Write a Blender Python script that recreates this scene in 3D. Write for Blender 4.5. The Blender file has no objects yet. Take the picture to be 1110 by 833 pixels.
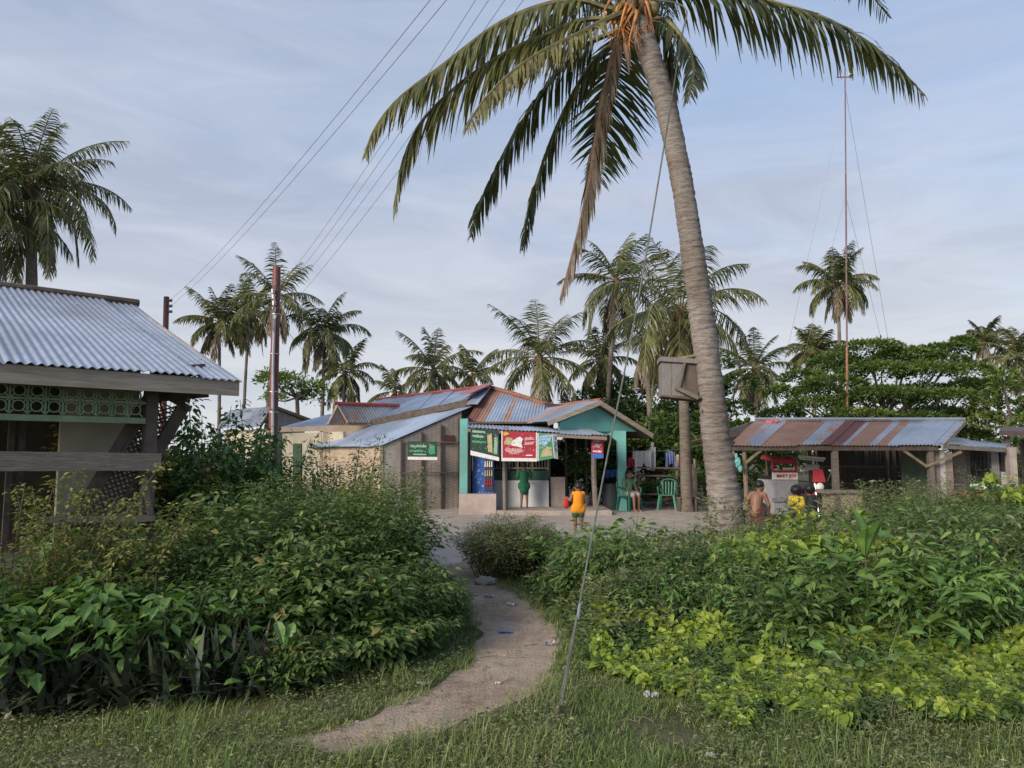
import bpy, math, numpy as np
from mathutils import Vector, Matrix
rs = np.random.RandomState(7)
scene = bpy.context.scene
COL = scene.collection
D2R = np.radians
# ---------------------------------------------------------------- camera
F = 802.0; PITCH = D2R(5.4); CH = 1.6
cp, sp = math.cos(PITCH), math.sin(PITCH)
CAM = np.array([0, 0, CH])
def ray(px, py):
    dx = (px-555)/F; dy = (416.5-py)/F
    return np.array([dx, cp - sp*dy, sp + cp*dy])
def P(px, py, Y):
    r = ray(px, py); return CAM + r*(Y/r[1])
def G(px, py, z=0.0):
    r = ray(px, py); return CAM + r*((z-CH)/r[2])
def plane3(a, b, c):
    n = np.cross(b-a, c-a); n /= np.linalg.norm(n); return n, float(np.dot(n, a))
def vplane(a, b):                       # upright plane through two points
    d = np.array(b)-np.array(a); n = np.array([d[1], -d[0], 0.0]); n /= np.linalg.norm(n)
    return n, float(np.dot(n, a))
def PL(px, py, pl):
    r = ray(px, py); n, d = pl; return CAM + r*((d-np.dot(n, CAM))/np.dot(n, r))
def nrm(v): return v/np.maximum(np.linalg.norm(v, axis=-1, keepdims=True), 1e-9)
def A(*v): return np.array(v, float)

cam = bpy.data.cameras.new('camera'); co = bpy.data.objects.new('camera', cam); COL.objects.link(co)
cam.sensor_width = 36; cam.lens = 36*F/1110; cam.clip_end = 3000; cam.clip_start = .05
co.location = CAM; co.rotation_euler = (D2R(90)+PITCH, 0, 0); scene.camera = co

# ---------------------------------------------------------------- object helpers
def meta(o, label=None, cat=None, group=None, kind=None):
    if label: o['label'] = label
    if cat: o['category'] = cat
    if group: o['group'] = group
    if kind: o['kind'] = kind
    return o
def thing(name, loc, label, cat, group=None):
    o = bpy.data.objects.new(name, None); COL.objects.link(o); o.location = Vector(loc); o.empty_display_size = .2
    return meta(o, label, cat, group)
def link(name, me, parent=None, label=None):
    o = bpy.data.objects.new(name, me); COL.objects.link(o)
    if parent is not None:
        top = Vector(parent.location)
        p = parent.parent
        while p is not None: top = top + p.location; p = p.parent
        o.parent = parent; o.matrix_parent_inverse = Matrix.Identity(4); o.location = -top
    if label: o['label'] = label
    return o
def mesh_arrays(name, V, loops, starts, totals, mat, rnd=None, smooth=False):
    me = bpy.data.meshes.new(name)
    me.vertices.add(len(V)); me.vertices.foreach_set('co', np.ascontiguousarray(V, dtype=np.float32).ravel())
    me.loops.add(len(loops)); me.loops.foreach_set('vertex_index', np.ascontiguousarray(loops, dtype=np.int32))
    me.polygons.add(len(starts)); me.polygons.foreach_set('loop_start', np.ascontiguousarray(starts, dtype=np.int32))
    try: me.polygons.foreach_set('loop_total', np.ascontiguousarray(totals, dtype=np.int32))
    except Exception: pass
    me.polygons.foreach_set('use_smooth', np.full(len(starts), bool(smooth)))
    if rnd is not None:
        at = me.attributes.new('rnd', 'FLOAT', 'FACE'); at.data.foreach_set('value', np.ascontiguousarray(rnd, dtype=np.float32))
    me.update(calc_edges=True)
    if mat: me.materials.append(mat)
    return me
class MB:
    """collects polygons for one mesh"""
    def __init__(s): s.V = []; s.F = []; s.R = []; s.n = 0
    def add(s, V, Fs, r=0.0):
        V = np.asarray(V, float); s.V.append(V)
        s.F.extend([[i+s.n for i in f] for f in Fs]); s.R.extend(r if isinstance(r, (list, np.ndarray)) else [r]*len(Fs)); s.n += len(V)
        return s
    def prism(s, pts, vec, r=0.0):
        pts = np.asarray(pts, float); n = len(pts); vec = np.asarray(vec, float)
        V = np.vstack([pts, pts+vec]); Fs = [list(range(n))[::-1], list(range(n, 2*n))]
        Fs += [[i, (i+1) % n, n+(i+1) % n, n+i] for i in range(n)]
        return s.add(V, Fs, r)
    def box(s, c, sx, sy, sz, rz=0.0, r=0.0):
        c = np.asarray(c, float); ca, sa = math.cos(rz), math.sin(rz)
        ux = A(ca, sa, 0)*sx/2; uy = A(-sa, ca, 0)*sy/2; uz = A(0, 0, sz)
        b = c - ux - uy
        return s.prism([b, b+2*ux, b+2*ux+2*uy, b+2*uy], uz, r)      # c = centre of the base
    def beam(s, a, b, w, h, up=(0, 0, 1), r=0.0):
        a = np.asarray(a, float); b = np.asarray(b, float); d = nrm(b-a)
        x = np.cross(d, up)
        if np.linalg.norm(x) < 1e-3: x = np.cross(d, A(0, 1, 0))
        x = nrm(x); y = np.cross(x, d)
        q = [a-x*w/2-y*h/2, a+x*w/2-y*h/2, a+x*w/2+y*h/2, a-x*w/2+y*h/2]
        return s.prism(q, b-a, r)
    def tube(s, pts, rad, n=8, r=0.0, cap=True):
        pts = np.asarray(pts, float); m = len(pts); rad = np.broadcast_to(np.asarray(rad, float), (m,))
        T = nrm(np.gradient(pts, axis=0)); ref = A(0, 0, 1) if abs(T[0][2]) < .9 else A(1, 0, 0)
        x = nrm(np.cross(T[0], ref)); rings = []
        for i in range(m):
            x = nrm(x - T[i]*np.dot(x, T[i])); y = np.cross(T[i], x)
            a = np.arange(n)*2*math.pi/n
            rings.append(pts[i] + rad[i]*(np.outer(np.cos(a), x)+np.outer(np.sin(a), y)))
        V = np.vstack(rings); Fs = []
        for i in range(m-1):
            for j in range(n):
                k = (j+1) % n; Fs.append([i*n+j, i*n+k, (i+1)*n+k, (i+1)*n+j])
        if cap: Fs.append(list(range(n))[::-1]); Fs.append([(m-1)*n+j for j in range(n)])
        return s.add(V, Fs, r)
    def ell(s, c, rx, ry, rz, n=12, m=8, rot=None, r=0.0):
        V = [[0, 0, -1]]
        for i in range(1, m):
            ph = -math.pi/2+math.pi*i/m
            for j in range(n):
                th = 2*math.pi*j/n; V.append([math.cos(ph)*math.cos(th), math.cos(ph)*math.sin(th), math.sin(ph)])
        V.append([0, 0, 1]); V = np.array(V)*A(rx, ry, rz)
        if rot is not None: V = V @ np.array(rot).T
        V = V + np.asarray(c); Fs = []
        for j in range(n): Fs.append([0, 1+(j+1) % n, 1+j])
        for i in range(m-2):
            for j in range(n):
                a = 1+i*n+j; b = 1+i*n+(j+1) % n; Fs.append([a, b, b+n, a+n])
        L = len(V)-1
        for j in range(n): Fs.append([L-n+j, L-n+(j+1) % n, L])
        return s.add(V, Fs, r)
    def build(s, name, mat, parent=None, smooth=False, label=None):
        V = np.vstack(s.V); lt = np.array([len(f) for f in s.F]); st = np.concatenate([[0], np.cumsum(lt)[:-1]])
        lo = np.array([i for f in s.F for i in f])
        me = mesh_arrays(name, V, lo, st, lt, mat, np.array(s.R, float), smooth)
        if smooth: me.set_sharp_from_angle(angle=D2R(45)) if hasattr(me, 'set_sharp_from_angle') else None
        return link(name, me, parent, label)
class LB:
    """collects leaf instances (numpy) for one mesh"""
    def __init__(s): s.V = []; s.L = []; s.S = []; s.T = []; s.R = []; s.nv = 0; s.nl = 0
    def inst(s, tmpl, pos, ydir, nor, sl, sw, rnd, bend=None):
        TV, TF = tmpl; TV = np.asarray(TV, float); N = len(pos)
        if N == 0: return s
        y = nrm(ydir); x = nrm(np.cross(y, nor)); z = np.cross(x, y)
        sl = np.broadcast_to(sl, (N,)); sw = np.broadcast_to(sw, (N,)); bend = np.broadcast_to(1.0 if bend is None else bend, (N,))
        V = (pos[:, None, :] + TV[None, :, 0, None]*(sw[:, None, None]*x[:, None, :]) + TV[None, :, 1, None]*(sl[:, None, None]*y[:, None, :])
             + TV[None, :, 2, None]*((sl*bend)[:, None, None]*z[:, None, :])).reshape(-1, 3)
        k = len(TV); lt = np.array([len(f) for f in TF]); lo = np.array([i for f in TF for i in f])
        s.L.append((lo[None, :] + (np.arange(N)*k)[:, None]).ravel()+s.nv)
        st = np.concatenate([[0], np.cumsum(lt)[:-1]])
        s.S.append((st[None, :]+(np.arange(N)*len(lo))[:, None]).ravel()+s.nl); s.T.append(np.tile(lt, N))
        s.R.append(np.repeat(np.broadcast_to(rnd, (N,)), len(TF))); s.V.append(V)
        s.nv += len(V); s.nl += len(lo)*N
        return s
    def strips(s, C, W, rnd):
        """C (N,m,3) centre lines, W (N,m,3) half width vectors"""
        N, m, _ = C.shape
        V = np.stack([C-W, C+W], axis=2).reshape(-1, 3)
        f = np.array([[2*i, 2*i+1, 2*i+3, 2*i+2] for i in range(m-1)]).ravel()
        s.L.append((f[None, :]+(np.arange(N)*2*m)[:, None]).ravel()+s.nv)
        nf = N*(m-1); s.S.append(np.arange(nf)*4+s.nl); s.T.append(np.full(nf, 4))
        s.R.append(np.repeat(np.broadcast_to(rnd, (N,)), m-1)); s.V.append(V); s.nv += len(V); s.nl += nf*4
        return s
    def build(s, name, mat, parent=None, smooth=False, label=None):
        me = mesh_arrays(name, np.vstack(s.V), np.concatenate(s.L), np.concatenate(s.S), np.concatenate(s.T), mat, np.concatenate(s.R), smooth)
        return link(name, me, parent, label)
# leaf templates: x width, y length, z out of the blade
LEAF = ([[0, 0, 0], [-.42, .3, .03], [0, .33, -.03], [.42, .3, .03], [-.36, .66, -.03], [0, .68, -.09], [.36, .66, -.03], [0, 1, -.24]],
        [[0, 2, 1], [0, 3, 2], [1, 2, 5, 4], [2, 3, 6, 5], [4, 5, 7], [5, 6, 7]])
SMALL = ([[0, 0, 0], [-.42, .45, .05], [0, 1, -.12], [.42, .45, .05]], [[0, 3, 2, 1]])
LEAF2 = ([[0, 0, 0], [-.42, .45, .05], [0, .5, -.04], [.42, .45, .05], [0, 1, -.18]], [[0, 2, 4, 1], [0, 3, 4, 2]])
OBOV = ([[0, 0, 0], [-.16, .2, .02], [0, .22, -.02], [.16, .2, .02], [-.46, .62, .03], [0, .62, -.05], [.46, .62, .03], [-.34, .88, -.06], [0, .9, -.13], [.34, .88, -.06], [0, 1.02, -.2]],
        [[0, 2, 1], [0, 3, 2], [1, 2, 5, 4], [2, 3, 6, 5], [4, 5, 8, 7], [5, 6, 9, 8], [7, 8, 10], [8, 9, 10]])
HEART = ([[0, 0, 0], [-.3, -.14, .05], [-.56, .12, .06], [-.44, .5, 0], [0, 1, -.25], [.44, .5, 0], [.56, .12, .06], [.3, -.14, .05], [0, .4, -.05]],
         [[0, 8, 2, 1], [8, 3, 2], [8, 4, 3], [0, 7, 6, 8], [8, 6, 5], [8, 5, 4]])
# ---------------------------------------------------------------- noise
def vnoise(x, y, seed=0):
    x = np.asarray(x, float); y = np.asarray(y, float); xi = np.floor(x).astype(int); yi = np.floor(y).astype(int)
    def h(a, b):
        n = (a*374761393 + b*668265263 + seed*1274126177) & 0xffffffff
        n = ((n ^ (n >> 13))*1274126177) & 0xffffffff
        return ((n ^ (n >> 16)) & 0xffff)/65535.0
    fx = x-xi; fy = y-yi; fx = fx*fx*(3-2*fx); fy = fy*fy*(3-2*fy)
    return (h(xi, yi)*(1-fx)+h(xi+1, yi)*fx)*(1-fy)+(h(xi, yi+1)*(1-fx)+h(xi+1, yi+1)*fx)*fy
def fbm(x, y, seed=0, o=3):
    s = 0; a = .5
    for i in range(o): s = s + a*vnoise(x*2**i, y*2**i, seed+i); a *= .5
    return s/(1-.5**o)
def inpoly(x, y, poly):
    c = np.zeros(len(x), bool); j = len(poly)-1
    for i in range(len(poly)):
        xi, yi = poly[i][:2]; xj, yj = poly[j][:2]
        m = ((yi > y) != (yj > y)) & (x < (xj-xi)*(y-yi)/((yj-yi)+1e-12)+xi); c ^= m; j = i
    return c
def spline(pts, n):
    pts = np.asarray(pts, float); m = len(pts); d = np.concatenate([[0], np.cumsum(np.linalg.norm(np.diff(pts, axis=0), axis=1))])
    t = np.linspace(0, d[-1], n); P0 = np.vstack([2*pts[0]-pts[1], pts, 2*pts[-1]-pts[-2]]); out = []
    for u in t:
        i = min(max(np.searchsorted(d, u)-1, 0), m-2); f = (u-d[i])/max(d[i+1]-d[i], 1e-9)
        a, b, c, e = P0[i], P0[i+1], P0[i+2], P0[i+3]
        out.append(.5*((2*b)+(-a+c)*f+(2*a-5*b+4*c-e)*f*f+(-a+3*b-3*c+e)*f**3))
    return np.array(out)

# ---------------------------------------------------------------- materials
def newmat(name):
    m = bpy.data.materials.new(name); m.use_nodes = True; nt = m.node_tree; nt.nodes.clear()
    out = nt.nodes.new('ShaderNodeOutputMaterial'); b = nt.nodes.new('ShaderNodeBsdfPrincipled'); nt.links.new(b.outputs[0], out.inputs[0])
    return m, nt, b, out
def ramp(nt, src, stops, interp='LINEAR'):
    r = nt.nodes.new('ShaderNodeValToRGB'); r.color_ramp.interpolation = interp
    e = r.color_ramp.elements
    while len(e) < len(stops): e.new(.5)
    for i, (p, c) in enumerate(stops): e[i].position = p; e[i].color = (*c, 1) if len(c) == 3 else c
    nt.links.new(src, r.inputs[0]); return r.outputs[0]
def noise(nt, scale, detail=4, rough=.6, vec=None, dist=0, coord='Object'):
    n = nt.nodes.new('ShaderNodeTexNoise'); n.inputs['Scale'].default_value = scale; n.inputs['Detail'].default_value = detail
    n.inputs['Roughness'].default_value = rough; n.inputs['Distortion'].default_value = dist
    if vec is None:
        t = nt.nodes.new('ShaderNodeNewGeometry'); vec = t.outputs['Position']
    nt.links.new(vec, n.inputs['Vector']); return n.outputs[0]
def mapping(nt, scale, rot=(0, 0, 0)):
    t = nt.nodes.new('ShaderNodeNewGeometry'); mp = nt.nodes.new('ShaderNodeMapping'); mp.inputs['Scale'].default_value = scale
    mp.inputs['Rotation'].default_value = rot; nt.links.new(t.outputs['Position'], mp.inputs[0]); return mp.outputs[0]
def mix(nt, fac, a, b, mode='MIX'):
    m = nt.nodes.new('ShaderNodeMix'); m.data_type = 'RGBA'; m.blend_type = mode
    for s, v in ((0, fac), (6, a), (7, b)):
        if hasattr(v, 'is_linked') or hasattr(v, 'links'): nt.links.new(v, m.inputs[s])
        else: m.inputs[s].default_value = v if s == 0 else (*v, 1)
    return m.outputs[2]
def math_(nt, op, a, b=0.0, clamp=False):
    m = nt.nodes.new('ShaderNodeMath'); m.operation = op; m.use_clamp = clamp
    for i, v in enumerate((a, b)):
        if hasattr(v, 'links'): nt.links.new(v, m.inputs[i])
        else: m.inputs[i].default_value = v
    return m.outputs[0]
def attr(nt, name='rnd'):
    a = nt.nodes.new('ShaderNodeAttribute'); a.attribute_name = name; return a.outputs['Fac']
def bump(nt, b, h, strength=.4, dist=.02):
    n = nt.nodes.new('ShaderNodeBump'); n.inputs['Strength'].default_value = strength; n.inputs['Distance'].default_value = dist
    nt.links.new(h, n.inputs['Height']); nt.links.new(n.outputs[0], b.inputs['Normal'])
def leafmat(name, stops, transl=.3, rough=.45, spec=.35, tint=(1.0, 1.15, .45)):
    m, nt, b, out = newmat(name)
    c = ramp(nt, attr(nt), stops)
    n = noise(nt, 9, 2); c2 = mix(nt, 1.0, c, ramp(nt, n, [(.3, (.72, .74, .7)), (.7, (1.2, 1.2, 1.1))]), 'MULTIPLY')
    nt.links.new(c2, b.inputs['Base Color']); b.inputs['Roughness'].default_value = rough; b.inputs['Specular IOR Level'].default_value = spec
    tr = nt.nodes.new('ShaderNodeBsdfTranslucent'); nt.links.new(mix(nt, 1.0, c2, tint, 'MULTIPLY'), tr.inputs[0])
    ms = nt.nodes.new('ShaderNodeMixShader'); ms.inputs[0].default_value = transl
    nt.links.new(b.outputs[0], ms.inputs[1]); nt.links.new(tr.outputs[0], ms.inputs[2]); nt.links.new(ms.outputs[0], out.inputs[0])
    return m
def mat(name, c, rough=.7, metal=0.0, var=.25, scale=6.0, bmp=0.0, spec=.4, stretch=None, dirt=None, dirt_amt=.5):
    m, nt, b, out = newmat(name); v = mapping(nt, stretch) if stretch else None
    n = noise(nt, scale, 5, .6, v)
    lo = tuple(x*(1-var) for x in c); hi = tuple(min(1, x*(1+var)) for x in c)
    cc = ramp(nt, n, [(.3, lo), (.7, hi)])
    if dirt:
        n2 = noise(nt, scale*.35, 6, .7, v); f = ramp(nt, n2, [(.5-.25*dirt_amt, (0, 0, 0)), (.72, (dirt_amt,)*3)]); cc = mix(nt, f, cc, dirt)
    nt.links.new(cc, b.inputs['Base Color']); b.inputs['Roughness'].default_value = rough; b.inputs['Metallic'].default_value = metal
    b.inputs['Specular IOR Level'].default_value = spec
    if bmp: bump(nt, b, noise(nt, scale*4, 4, .6, v), bmp, .01)
    return m
M = {}
M['palm'] = leafmat('palm_leaf', [(0, (.045, .062, .030)), (.4, (.105, .12, .046)), (.75, (.185, .18, .065)), (.84, (.20, .185, .075)), (.9, (.22, .17, .13)), (1, (.165, .135, .115))], .35, .4, .5, (1.1, 1.1, .5))
M['greyboard'] = mat('grey_box_board', (.18, .17, .168), .85, 0, .25, 5, .3, stretch=(14, 2, 2), dirt=(.12, .11, .10))
M['darkgreen'] = mat('dark_green_door', (.04, .085, .05), .7)
M['rachis'] = mat('palm_rachis', (.16, .15, .07), .5, 0, .3, 8)
M['drystem'] = mat('dry_frond_stem', (.20, .13, .08), .8, 0, .3, 8)
M['orange'] = mat('coconut_stalk', (.36, .16, .05), .6, 0, .4, 10)
M['fibre'] = mat('palm_fibre', (.12, .075, .045), .9, 0, .5, 20, .6)
M['nut'] = mat('coconut_green', (.20, .17, .06), .5, 0, .35, 5)
# big trunk: grey bark with dark rings and blotches
def barkmat(name, c, sc=1.0):
    m, nt, b, out = newmat(name)
    v = mapping(nt, (3*sc, 3*sc, 16*sc)); n1 = noise(nt, 2.2, 6, .7, v); n2 = noise(nt, 1.3, 3, .6); n3 = noise(nt, 26, 4, .7)
    cc = ramp(nt, n1, [(.28, tuple(x*.42 for x in c)), (.45, tuple(x*.9 for x in c)), (.7, tuple(min(1, x*1.35) for x in c))])
    cc = mix(nt, 1.0, cc, ramp(nt, n2, [(.35, (.75, .7, .66)), (.65, (1.15, 1.15, 1.15))]), 'MULTIPLY')
    cc = mix(nt, ramp(nt, n3, [(.6, (0, 0, 0)), (.7, (.6, .6, .6))]), cc, tuple(x*.35 for x in c))
    nt.links.new(cc, b.inputs['Base Color']); b.inputs['Roughness'].default_value = .95; b.inputs['Specular IOR Level'].default_value = .2; bump(nt, b, n1, .9, .04); return m
M['bark'] = barkmat('palm_bark', (.245, .222, .208))
M['bark2'] = barkmat('far_palm_bark', (.165, .145, .125), .8)
M['wood'] = mat('weathered_wood', (.17, .145, .125), .85, 0, .35, 5, .4, stretch=(2, 2, 14), dirt=(.07, .06, .05))
M['woodh'] = mat('weathered_board', (.25, .21, .175), .85, 0, .35, 5, .4, stretch=(2, 2, 20), dirt=(.08, .07, .06))
M['fascia'] = mat('fascia_board', (.40, .34, .275), .8, 0, .25, 3, .2, stretch=(1, 1, 12), dirt=(.12, .10, .085), dirt_amt=.6)
M['darkwood'] = mat('dark_wood', (.095, .075, .062), .9, 0, .4, 6, .4)
M['bamboo'] = mat('bamboo', (.20, .16, .10), .7, 0, .35, 6, .2)
M['greenpaint'] = mat('green_paint', (.22, .285, .175), .7, 0, .2, 9, .1, dirt=(.10, .13, .09), dirt_amt=.5)
M['cream'] = mat('cream_plaster', (.46, .42, .32), .85, 0, .12, 3, .2, dirt=(.30, .27, .21), dirt_amt=.5)
M['tan'] = mat('tan_plywood', (.36, .285, .215), .8, 0, .12, 3, .1, dirt=(.30, .25, .2), dirt_amt=.4)
M['turq'] = mat('turquoise_paint', (.15, .45, .42), .8, 0, .15, 3, .1, dirt=(.13, .27, .25), dirt_amt=.8)
M['concrete'] = mat('concrete', (.36, .31, .28), .9, 0, .2, 5, .3, dirt=(.2, .17, .15))
M['whitewall'] = mat('white_wall', (.56, .58, .60), .8, 0, .1, 4, .1, dirt=(.35, .36, .36), dirt_amt=.5)
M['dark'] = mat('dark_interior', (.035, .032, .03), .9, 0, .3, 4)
M['redpaint'] = mat('red_paint', (.24, .045, .045), .6, 0, .25, 6, .1, dirt=(.16, .05, .04))
M['polepaint'] = mat('pole_red_paint', (.15, .045, .042), .5, 0, .3, 9, .1, dirt=(.07, .04, .035))
M['white'] = mat('white_plastic', (.75, .75, .76), .5, 0, .08, 6)
M['blue'] = mat('blue_plastic', (.04, .12, .42), .5, 0, .2, 6)
M['black'] = mat('black_rubber', (.02, .02, .022), .6, 0, .2, 6)
M['steel'] = mat('steel', (.45, .46, .47), .4, .8, .2, 8)
M['wire'] = mat('cable_black', (.12, .12, .13), .6, 0, .1, 6)
M['guy'] = mat('guy_cable', (.13, .14, .12), .6, .2, .3, 9)
M['greenplastic'] = mat('green_plastic', (.02, .17, .115), .45, 0, .1, 6)
M['twig'] = mat('twig', (.13, .115, .07), .8, 0, .3, 9)
M['stemgreen'] = mat('green_stem', (.06, .085, .035), .7, 0, .3, 9)
M['skin'] = mat('skin', (.22, .115, .075), .55, 0, .08, 12)
M['hair'] = mat('black_hair', (.012, .010, .010), .5, 0, .3, 40)
M['rock'] = mat('rock', (.22, .21, .20), .9, 0, .3, 9, .5)
# corrugated sheets: rnd 0 galvanised .. 0.5 rusting .. 1 dark red brown
def roofmat(name, galv, metal=.55, rough=.42):
    m, nt, b, out = newmat(name); r = attr(nt)
    n = noise(nt, 1.1, 7, .72); n2 = noise(nt, 9, 5, .7); n3 = noise(nt, .6, 3, .5)
    g = ramp(nt, n2, [(.3, tuple(x*.8 for x in galv)), (.7, tuple(min(1, x*1.1) for x in galv))])
    g = mix(nt, ramp(nt, n3, [(.4, (0, 0, 0)), (.62, (.85, .85, .85))]), g, tuple(x*.55 for x in galv))
    k = math_(nt, 'ADD', math_(nt, 'MULTIPLY', r, 1.15), math_(nt, 'MULTIPLY', math_(nt, 'SUBTRACT', math_(nt, 'ADD', math_(nt, 'MULTIPLY', n, .65), math_(nt, 'MULTIPLY', n2, .35)), .5), 1.5))
    rf = ramp(nt, k, [(.30, (0, 0, 0)), (.42, (1, 1, 1))])
    rust = ramp(nt, k, [(.3, (.34, .20, .14)), (.6, (.26, .15, .11)), (.85, (.19, .075, .055)), (1, (.13, .05, .045))])
    rust = mix(nt, 1.0, rust, ramp(nt, n2, [(.3, (.7, .72, .75)), (.7, (1.2, 1.2, 1.2))]), 'MULTIPLY')
    cc = mix(nt, rf, g, rust); nt.links.new(cc, b.inputs['Base Color'])
    mt = math_(nt, 'MULTIPLY', math_(nt, 'SUBTRACT', 1.0, rf), metal); nt.links.new(mt, b.inputs['Metallic'])
    nt.links.new(ramp(nt, rf, [(0, (rough,)*3), (1, (.85,)*3)]), b.inputs['Roughness']); return m
M['roofhut'] = roofmat('hut_roof_sheet', (.42, .47, .56))
M['roofblue'] = roofmat('blue_roof_sheet', (.46, .54, .66))
M['roofshed'] = roofmat('shed_roof_sheet', (.42, .46, .52))
# woven bamboo
def weave(name, c1, c2, s):
    m, nt, b, out = newmat(name); v = mapping(nt, (1, 1, 1), (0, D2R(45), 0))
    ck = nt.nodes.new('ShaderNodeTexChecker'); ck.inputs['Scale'].default_value = s; nt.links.new(v, ck.inputs[0])
    n = noise(nt, 12, 5, .7); ck.inputs[1].default_value = (*c1, 1); ck.inputs[2].default_value = (*c2, 1)
    n2 = noise(nt, 1.2, 3)
    cc = mix(nt, ramp(nt, n, [(.35, (0, 0, 0)), (.65, (.9, .9, .9))]), ck.outputs[0], tuple((a+b_)/2*.9 for a, b_ in zip(c1, c2)))
    cc = mix(nt, 1.0, cc, ramp(nt, n2, [(.35, (.7, .7, .7)), (.65, (1.15, 1.15, 1.15))]), 'MULTIPLY')
    nt.links.new(cc, b.inputs['Base Color']); b.inputs['Roughness'].default_value = .9; return m
M['weave'] = weave('woven_bamboo_wall', (.36, .32, .295), (.22, .19, .175), 17)
# ground materials
def groundmat(name, stops, sc, b_=.5):
    m, nt, b, out = newmat(name); n = noise(nt, sc, 8, .7); n2 = noise(nt, sc*9, 5, .7); n3 = noise(nt, 60, 3, .6)
    cc = ramp(nt, n, stops); cc = mix(nt, 1.0, cc, ramp(nt, n2, [(.3, (.75, .74, .72)), (.7, (1.15, 1.15, 1.15))]), 'MULTIPLY')
    cc = mix(nt, ramp(nt, n3, [(.62, (0, 0, 0)), (.72, (.7, .7, .7))]), cc, (.10, .08, .06))
    nt.links.new(cc, b.inputs['Base Color']); b.inputs['Roughness'].default_value = .95; b.inputs['Specular IOR Level'].default_value = .15
    n5 = noise(nt, 5, 3, .6); bump(nt, b, math_(nt, 'ADD', math_(nt, 'ADD', n2, n3), math_(nt, 'MULTIPLY', n5, 2.5)), b_, .035); return m
M['soil'] = groundmat('grassy_soil', [(.3, (.06, .07, .03)), (.5, (.10, .10, .055)), (.7, (.16, .135, .09))], .8)
M['dirt'] = groundmat('sandy_dirt', [(.3, (.23, .175, .135)), (.5, (.325, .26, .205)), (.7, (.41, .345, .28))], 1.1, .45)
M['yard'] = groundmat('pale_sand', [(.3, (.33, .29, .25)), (.6, (.42, .375, .33)), (.8, (.48, .43, .38))], .3)
# leaf greens
M['weed'] = leafmat('weed_leaf', [(0, (.048, .086, .032)), (.5, (.096, .165, .055)), (.85, (.165, .24, .078)), (.94, (.22, .26, .09)), (1, (.30, .24, .10))], .35)
M['lime'] = leafmat('vine_leaf', [(0, (.13, .20, .035)), (.5, (.27, .36, .06)), (1, (.46, .52, .11))], .4)
M['fine'] = leafmat('fine_leaf', [(0, (.07, .09, .045)), (.5, (.14, .165, .08)), (1, (.24, .26, .13))], .2)
M['broad'] = leafmat('broad_leaf', [(0, (.06, .13, .04)), (.5, (.11, .21, .06)), (1, (.20, .30, .08))], .3, .4)
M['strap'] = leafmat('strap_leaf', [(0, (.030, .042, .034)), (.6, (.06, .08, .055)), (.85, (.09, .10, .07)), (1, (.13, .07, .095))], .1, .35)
M['olive'] = leafmat('dry_vine_leaf', [(0, (.10, .12, .045)), (.5, (.20, .22, .08)), (.85, (.34, .31, .09)), (1, (.40, .28, .07))], .3)
M['tree'] = leafmat('tree_leaf', [(0, (.035, .062, .024)), (.5, (.09, .145, .042)), (.9, (.17, .235, .06)), (1, (.26, .30, .09))], .35)
M['grass'] = leafmat('grass_blade', [(0, (.09, .15, .048)), (.5, (.165, .235, .08)), (.85, (.26, .30, .12)), (1, (.42, .37, .23))], .3, .5, .2)
# ================================================================ world and sun
w = bpy.data.worlds.new('World'); scene.world = w; w.use_nodes = True; nt = w.node_tree; nt.nodes.clear()
SUN_EL, SUN_AZ = D2R(24), D2R(225)      # azimuth clockwise from +Y: low behind the camera's left shoulder
sky = nt.nodes.new('ShaderNodeTexSky'); sky.sky_type = 'NISHITA'; sky.sun_disc = False; sky.sun_elevation = SUN_EL; sky.sun_rotation = SUN_AZ
sky.air_density = 1.0; sky.dust_density = 1.5; sky.ozone_density = 2.0
tc = nt.nodes.new('ShaderNodeTexCoord'); mp = nt.nodes.new('ShaderNodeMapping'); mp.inputs['Scale'].default_value = (1, 1, 4.2); mp.inputs['Rotation'].default_value = (0, D2R(8), 0)
nt.links.new(tc.outputs['Generated'], mp.inputs[0])
n1 = noise(nt, 1.3, 7, .55, mp.outputs[0], .6)
sep = nt.nodes.new('ShaderNodeSeparateXYZ'); nt.links.new(tc.outputs['Generated'], sep.inputs[0])
# more cloud low down and to the west
low = ramp(nt, sep.outputs[2], [(0, (.38,)*3), (.25, (.16,)*3), (.6, (0,)*3)])
lft = math_(nt, 'MULTIPLY', sep.outputs[0], -.18)
cov = math_(nt, 'ADD', math_(nt, 'ADD', n1, low), lft)
cf = ramp(nt, cov, [(.40, (.35,)*3), (.70, (1.0,)*3)])
ccol = ramp(nt, sep.outputs[2], [(0, (5.6, 5.75, 5.9)), (.3, (4.9, 5.3, 6.4)), (1, (4.2, 4.8, 6.0))])
ccol.node.color_ramp.elements[0].color = (.80, .83, .85, 1); ccol.node.color_ramp.elements[1].color = (.58, .645, .79, 1); ccol.node.color_ramp.elements[2].color = (.43, .51, .70, 1)
cc = mix(nt, 1.0, ccol, (3.15, 3.15, 3.15), 'MULTIPLY')
skg = mix(nt, .45, mix(nt, 1.0, sky.outputs[0], (.92, .90, .86), 'MULTIPLY'), (1.35, 1.65, 2.3)); fin = mix(nt, cf, skg, mix(nt, 1.0, cc, ramp(nt, noise(nt, 3.1, 6, .6, mp.outputs[0], .8), [(.35, (.86, .88, .92)), (.65, (1.12, 1.10, 1.08))]), 'MULTIPLY'))
bg = nt.nodes.new('ShaderNodeBackground'); bg.inputs[1].default_value = .15; nt.links.new(fin, bg.inputs[0])
wo = nt.nodes.new('ShaderNodeOutputWorld'); nt.links.new(bg.outputs[0], wo.inputs[0])
sl = bpy.data.lights.new('sun', 'SUN'); so = bpy.data.objects.new('sun', sl); COL.objects.link(so)
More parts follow.
